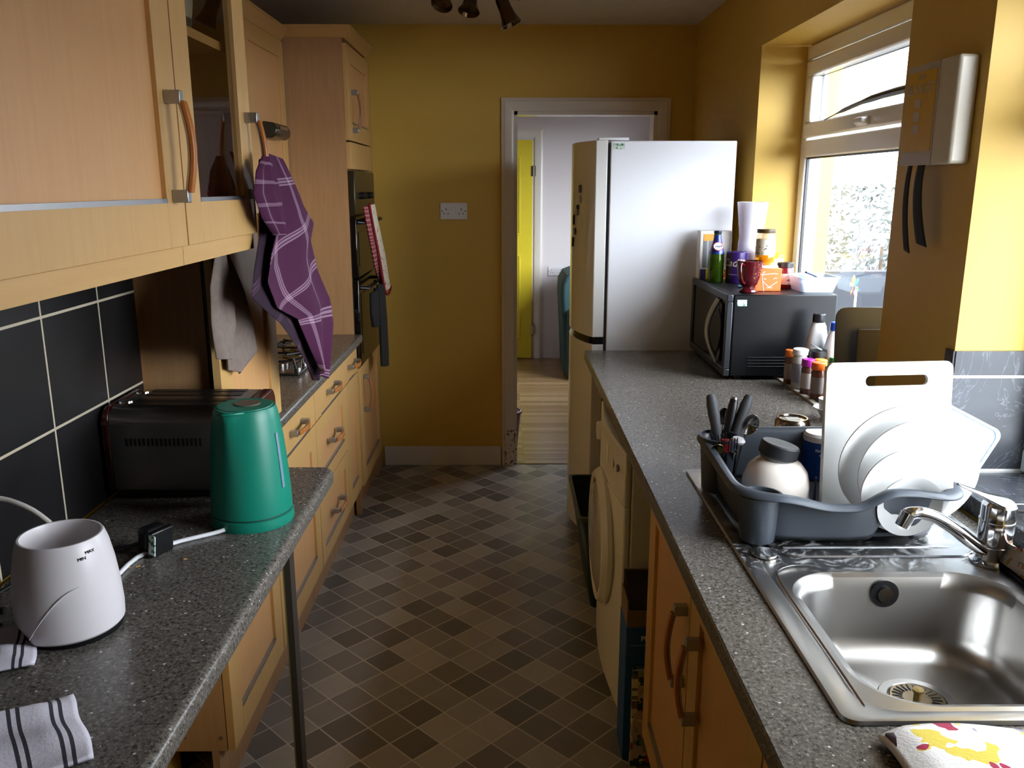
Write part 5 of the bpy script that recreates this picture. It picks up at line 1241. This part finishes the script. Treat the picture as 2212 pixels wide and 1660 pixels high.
# ------------------------------------------------------------------ right base cupboards
XR = .372
base('right base cupboard whose handle is farther from the camera', 1.558, 2.045, [('door', .12, .845, [(1.585, .655, True)])], x=XR, sg=-1, back=.97, top=False)
base('right base cupboard whose handle is nearer the camera', 1.07, 1.555, [('door', .12, .845, [(1.468, .645, True)])], x=XR, sg=-1, back=.97, top=False)
base('right base cupboard at the very bottom edge of the view', .35, 1.067, [('door', .12, .845, [])], x=XR, sg=-1, back=.97, top=False)

# ------------------------------------------------------------------ towels on right worktop
TOWP = patches('flower_towel', 'e9e4df', [('e0c850', .60), ('a8284a', .64), ('9a97a0', .66)], 22)
t = thing('flowered_towel', 'white towel with yellow and crimson flowers on right worktop edge', 'towel', (.7, .80, .911))
b = MB()
def tw(u, v):
    x = .466+u*.52; y = .925-v*.50+.012*math.sin(u*9)
    e = min(1, 9*min(v, 1.0)+.2); z = .929+.005*math.sin(u*6+1)*math.sin(v*4+.5)+.014*math.exp(-((u-.75-.4*v)/.10)**2)
    if u < .06: z -= (.06-u)*.15
    if v < .07: z -= (.07-v)*.1
    return (x, y, z)
b.grid(tw, 60, 50); b.build('top_layer', TOWP, t, solid=.006)
b = MB(); b.grid(lambda u, v: (.472+u*.50, .92-v*.49+.004*math.sin(u*12), .919+.003*math.sin(v*30)), 30, 40); b.build('under_layer', plain('towel_maroon', '6a5560', .95, bump=.5), t, solid=.012)
heap('dishcloth', 'crumpled flowered dishcloth beside the tap at the right edge', .895, .985, 1.20, 1.46, .055, 0, patches('dishcloth_print', 'cdbfb0', [('b08a50', .58), ('8a3038', .66), ('8f9498', .62)], 45), seed=9, z=.918)
t = thing('sink_strainer', 'small wire sieve on the tiled sill at the right edge', 'sieve', (1.11, 1.50, .951))
MB().lathe([(.034, 0), (.036, .002), (.036, .006), (.033, .004)], (1.06, 1.53, .972), 32).build('rim', CHROMED, t)
MB().lathe([(.034, 0), (.026, -.014), (0, -.02)], (1.06, 1.53, .973), 28, caps=False).build('mesh', plain('wire_mesh', '5c5a58', .4, .8), t)
MB().tube([(1.03, 1.515, .974), (.99, 1.56, .965), (.965, 1.58, .953)], .003, 8, smooth=0).build('handle', CHROMED, t)

# ------------------------------------------------------------------ next room
t = thing('armchair', 'teal green upholstered armchair seen through the doorway', 'armchair', (.95, 7.1, .004))
UPH = plain('teal_upholstery', '26454a', .85, 0, .12, 30, bump=.2)
def padbox(lo, hi, nm, bev=.05): MB().box(lo, hi).build(nm, UPH, t, bevel=bev, segs=4)
b = MB()
b.rings([[(.46+.012*k+dx, y, z) for y, z in ((0, 0),)] for k, dx in ((0, 0),)]) if False else None
P = [(.49, .012), (.475, .35), (.47, .45), (.455, .70), (.46, .80), (.50, .87), (.58, .90), (.70, .90), (.70, .012)]
MB().prism([(x, z) for x, z in P], 6.98, 7.6, 'xz').build('backrest', UPH, t, bevel=.03, segs=3)
padbox((.70, 6.95, .25), (1.15, 7.6, .46), 'seat'); padbox((.50, 6.86, .012), (1.2, 6.99, .60), 'armrest', .04); padbox((.70, 7.6, .012), (1.2, 7.72, .60), 'armrest', .04)
padbox((.71, 7.0, .012), (1.15, 7.6, .25), 'base', .02)
t = thing('waste_basket', 'purple waste basket with white liner just inside the doorway', 'basket', (-.01, 4.98, .004))
PV = plain('basket_purple', '4a2c50', .4)
b = MB(); b.lathe([(.082, 0), (.092, .12), (.104, .235), (.112, .24), (.112, .252), (.100, .252), (.098, .235), (.085, .12), (.078, .006), (0, .006)], (-.018, 4.965, .0045), 36); b.build('body', PV, t)
MB().lathe([(.096, .225), (.1005, .253), (.106, .257), (.109, .254)], (-.018, 4.965, .0045), 36, caps=False).build('liner', plain('liner_white', 'd8d2c6', .5), t)
